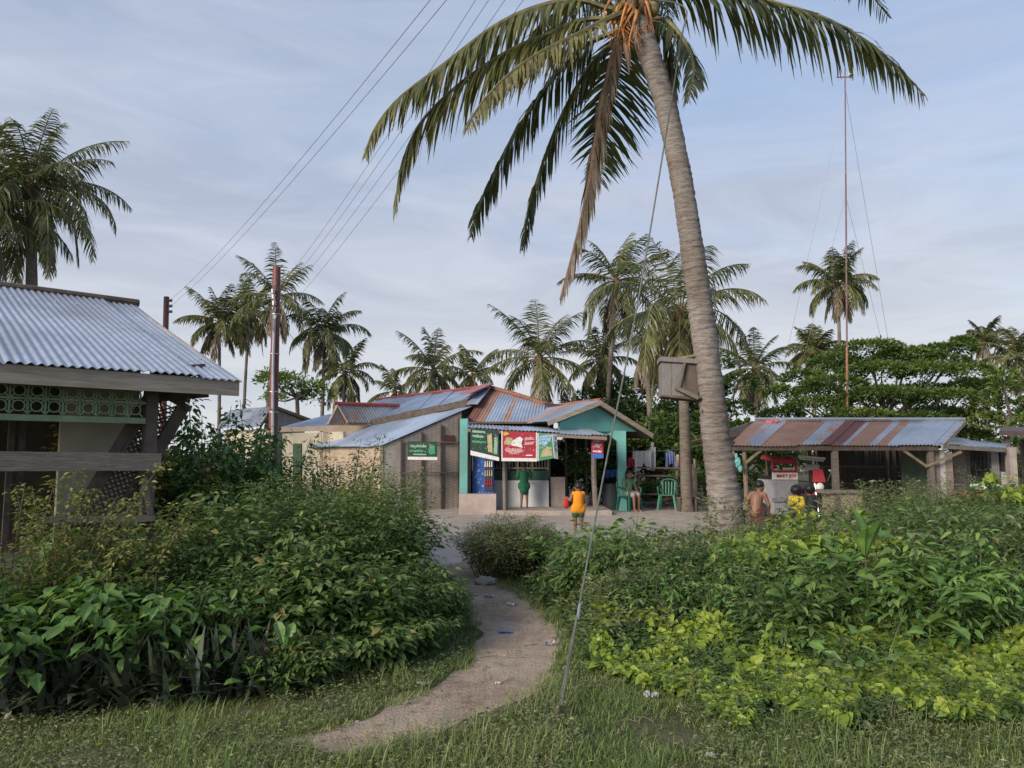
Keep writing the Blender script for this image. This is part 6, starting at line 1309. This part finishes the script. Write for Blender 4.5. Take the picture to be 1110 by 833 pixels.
# left thicket floor cover along the path
r = np.random.RandomState(43); n = 16000; px = r.uniform(-60, 530, n); pyb = np.interp(px, [-60, 200, 350, 430, 500, 530], [758, 752, 738, 722, 690, 640]); Y0 = np.array([G(a, b3)[1] for a, b3 in zip(px, pyb)]); Y = Y0+r.uniform(-.05, 1.2, n)*np.interp(px, [0, 400, 530], [.6, .9, .4]); x = (px-555)/F*Y
k = ~on_path(x, Y); x, Y, Y0 = x[k], Y[k], Y0[k]; n = len(x); h = .10+.25*np.clip(Y-Y0, 0, 1)*fbm(x*2, Y*2, 5); lb = LB(); a = r.uniform(0, 6.28, n); s = r.uniform(.035, .075, n)
lb.inst(LEAF2, np.stack([x, Y, h*r.uniform(.3, 1.1, n)], 1), nrm(np.stack([np.cos(a), np.sin(a), r.normal(.1, .3, n)], 1)), nrm(A(0, -.2, 1)+r.normal(0, .35, (n, 3))), s, s*.45, np.clip(r.normal(.45, .2, n), 0, 1)); o = lb.build('undergrowth', M['weed']); meta(o, kind='stuff')
# ================================================================ grass
def edge_dist(x, Y):
    dm = np.full(len(x), 9.0); n = len(PATH)
    for i in range(n):
        a = np.array(PATH[i]); b = np.array(PATH[(i+1) % n]); d = b-a; t = np.clip(((x-a[0])*d[0]+(Y-a[1])*d[1])/(d@d), 0, 1); dm = np.minimum(dm, np.hypot(x-a[0]-t*d[0], Y-a[1]-t*d[1]))
    return dm
def free(x, Y):
    dd = edge_dist(x, Y); on_ = on_path(x, Y); sd_ = np.where(on_, -dd, dd); return sd_ > .30*(fbm(x*5, Y*5, 97, 3)-.62)+.02*r.normal(size=len(x))
r = np.random.RandomState(51)
def grass(n, xr, yr, keep, hmin, hmax, w_, name, hue=.45, seed=0, lay=.5):
    x = r.uniform(*xr, n); Y = r.uniform(*yr, n); k = keep(x, Y); x, Y = x[k], Y[k]; n = len(x); h = r.uniform(hmin, hmax, n)*(.45+1.1*fbm(x*1.7, Y*1.7, seed+3)); az = r.uniform(0, 6.28, n); el = D2R(90-r.uniform(5, 70, n)*lay)
    d = np.stack([np.cos(az)*np.cos(el), np.sin(az)*np.cos(el), np.sin(el)], 1); C = np.empty((n, 4, 3)); pos = np.stack([x, Y, np.zeros(n)], 1); cur = d.copy(); C[:, 0] = pos
    for q in range(1, 4): pos = pos+cur*(h/3)[:, None]; C[:, q] = pos; cur = nrm(cur+np.stack([np.cos(az), np.sin(az), -np.ones(n)*.5], 1)*(.32*r.uniform(.4, 1.5, n))[:, None])
    W = np.stack([-np.sin(az), np.cos(az), np.zeros(n)], 1)[:, None, :]*np.array([1, .9, .6, .1])[None, :, None]*(w_/2*r.uniform(.7, 1.3, n))[:, None, None]
    patch = fbm(x*.9, Y*.9, seed+9, 3); dry = (r.uniform(0, 1, n) < .08+.30*np.clip((fbm(x*1.3, Y*1.3, seed+20)-.55)*5, 0, 1))
    rn = np.clip(hue+.9*(patch-.5)+r.normal(0, .13, n), 0, .84); rn[dry] = r.uniform(.86, 1, dry.sum()); lb = LB(); lb.strips(C, W, rn); o = lb.build(name, M['grass']); meta(o, kind='stuff'); return o
def keep_front(x, Y):
    g_ = 6; return free(x, Y) & (r.uniform(0, 1, len(x)) < -.45+2.5*fbm(x*2.2, Y*2.2, 33)) & (np.abs(x) < Y*.85+.8)
grass(300000, (-5.0, 5.4), (3.0, 6.3), keep_front, .015, .06, .0052, 'grass', .5, 1, 1.1)
grass(22000, (-4.4, 4.6), (3.0, 5.4), lambda x, Y: keep_front(x, Y) & (fbm(x*1.4, Y*1.4, 44) > .55), .08, .20, .0045, 'long_grass', .55, 2, .6)
grass(60000, (-2.2, 2.4), (5.6, 10.5), lambda x, Y: free(x, Y) & (np.abs(555+x*F/Y-540) < 110+20*vnoise(Y*2, x*2, 2)) & (Y < 9.8) & (r.uniform(0, 1, len(x)) < .9), .04, .10, .006, 'path_side_grass', .35, 3, .8)
# sparse weeds creeping on to the path edge and the yard edge
grass(5000, (-2.2, 1.2), (4.5, 10), lambda x, Y: on_path(x, Y) & (vnoise(x*5, Y*5, 12) > .72), .02, .05, .004, 'path_weeds', .4, 4, .8)
grass(26000, (-5, 9), (10.4, 13.8), lambda x, Y: (fbm(x*1.2, Y*1.2, 8) > .47) & ((555+x*F/Y > 610) | (555+x*F/Y < 440)), .05, .14, .012, 'yard_edge_grass', .4, 5, .7)
# rocks and twigs on the path edge
r = np.random.RandomState(61)
def stone(c, s, lab, grp=None):
    m = MB(); m.ell(c, s, s*.8, s*.55, 12, 8); v = m.V[0]; v += (nrm(v-c)*((vnoise(v[:, 0]*30, v[:, 1]*30+v[:, 2]*40)-.5)[:, None]*s*.5)); o = m.build('stone', M['rock'], None, True); return meta(o, lab, 'stone', grp)
stone(G(527, 634)+A(0, 0, .03), .13, 'grey stone block lying at the foot of the round bush by the path')
stone(G(600, 690)+A(0, 0, .0), .035, 'small grey stone on the right edge of the path bend')
for i in range(150):
    px = r.uniform(380, 620); py = r.uniform(600, 790); g_ = G(px, py)
    if on_path(np.array([g_[0]]), np.array([g_[1]]))[0]: stone(g_, r.uniform(.005, .016), 'small pebble lying loose on the dirt path', 'pebbles on the path')
def litter(px, py, s, mtl, lab, nm='plastic_scrap', cat='litter', asp=1.8, rz=0.0, hh=.03, seed=0, z=0.006):
    rr_ = np.random.RandomState(seed); c = G(px, py); nx, ny = 9, 6; V = []
    for sgn in (0, 1):
        for j in range(ny+1):
            for i in range(nx+1):
                u = (i/nx-.5)*s*asp*(1+.15*rr_.rand()); v = (j/ny-.5)*s*(1+.3*rr_.rand()); V.append([c[0]+u*math.cos(rz)-v*math.sin(rz), c[1]+u*math.sin(rz)+v*math.cos(rz), z+hh*vnoise(i*.9, j*.9, seed)+sgn*.003])
    F_ = []; n1 = (nx+1)*(ny+1)
    for j in range(ny):
        for i in range(nx):
            a = j*(nx+1)+i; F_.append([a+nx+1, a+nx+2, a+1, a]); F_.append([n1+a, n1+a+1, n1+a+nx+2, n1+a+nx+1])
    m = MB(); m.add(V, F_); o = m.build(nm, mtl); return meta(o, lab, cat)
wp = mat('dull_plastic', (.40, .40, .41), .5, 0, .2, 20); litter(530, 648, 0.045, wp, 'white plastic scrap on the upper path nearest the round bush', seed=1, asp=2.4); litter(554, 657, 0.049, wp, 'white plastic scrap on the right edge of the upper path', seed=2); litter(548, 687, 0.040, M['blue'], 'blue wrapper lying on the path', 'wrapper', seed=3, asp=3, hh=.015)
litter(596, 701, 0.045, wp, 'crumpled white and grey bag where the path bends', seed=4, hh=.05); litter(540, 742, 0.022, cm('paper_scrap', (.5, .45, .42)), 'small pale paper scrap on the dirt path', 'paper_scrap', seed=5, hh=.01); litter(706, 762, 0.045, cm('silver_wrap', (.30, .30, .31)), 'silvery wrapper lying in the grass right of the slanting cable', 'wrapper', seed=6, hh=.05, z=.03)
litter(460, 744, 0.036, wp, 'white scrap below the small seedling at the path edge', seed=7); litter(25, 772, 0.040, wp, 'pale plastic scrap in the bottom left shade', seed=8, hh=.05, z=.03); litter(770, 828, 0.022, wp, 'tiny white scrap at the bottom edge in the grass', seed=9, z=.03); litter(578, 646, 0.036, wp, 'pale scrap half hidden in grass right of the path', seed=10, z=.02)
for i in range(60):
    px = r.uniform(350, 760); py = r.uniform(690, 825); g_ = G(px, py); a = r.uniform(0, 3.14); L_ = r.uniform(.06, .16); m = MB(); m.tube([g_+A(0, 0, .012), g_+A(math.cos(a)*L_*.5, math.sin(a)*L_*.5, .02), g_+A(math.cos(a+.3)*L_, math.sin(a+.3)*L_, .012)], [.003, .003, .002], 4)
    o = m.build('dry_twig', M['twig']); meta(o, 'thin dry twig lying on the ground near the path', 'twig', 'dry twigs on the ground')
# fallen dry leaves: nobody could count them
n = 1500; lb = LB(); x = r.uniform(-4, 4.2, n); Y = r.uniform(3.2, 9, n); a = r.uniform(0, 6.28, n); s = r.uniform(.02, .05, n)
lb.inst(LEAF2, np.stack([x, Y, r.uniform(.008, .03, n)], 1), np.stack([np.cos(a), np.sin(a), a*0+.05], 1), nrm(A(0, 0, 1)+r.normal(0, .25, (n, 3))), s, s*.5, r.uniform(.7, 1, n)); o = lb.build('fallen_leaves', M['olive']); meta(o, kind='stuff')

r = np.random.RandomState(71); n = 80000; x = r.uniform(-4.4, 4.6, n); Y = r.uniform(3.1, 6.4, n); k = (~on_path(x, Y)) & (fbm(x*1.5, Y*1.5, 77, 3) > .44); x, Y = x[k], Y[k]; n = len(x); a = r.uniform(0, 6.28, n); s = r.uniform(.014, .036, n); lb = LB()
lb.inst(LEAF2, np.stack([x, Y, r.uniform(.01, .09, n)*(.4+fbm(x*2, Y*2, 78))], 1), nrm(np.stack([np.cos(a), np.sin(a), r.normal(.2, .3, n)], 1)), nrm(A(0, -.2, 1)+r.normal(0, .4, (n, 3))), s, s*.5, np.clip(r.normal(.5, .22, n), 0, 1)); o = lb.build('low_weeds', M['fine']); meta(o, kind='stuff')

r = np.random.RandomState(73); n = 2600; x = r.uniform(-2.2, 1.2, n); Y = r.uniform(4.2, 11, n); k = on_path(x, Y) & (edge_dist(x, Y) < .05+.25*r.uniform(0, 1, n)**2); x, Y = x[k], Y[k]; n = len(x); a = r.uniform(0, 6.28, n); s = r.uniform(.012, .035, n); lb = LB()
lb.inst(LEAF2, np.stack([x, Y, r.uniform(.008, .015, n)], 1), np.stack([np.cos(a), np.sin(a), a*0+.05], 1), nrm(A(0, 0, 1)+r.normal(0, .3, (n, 3))), s, s*.5, np.clip(r.normal(.1, .2, n), 0, 1)); o = lb.build('fallen_leaves', mat('brown_litter', (.10, .075, .05), .9, 0, .4, 9)); meta(o, kind='stuff')
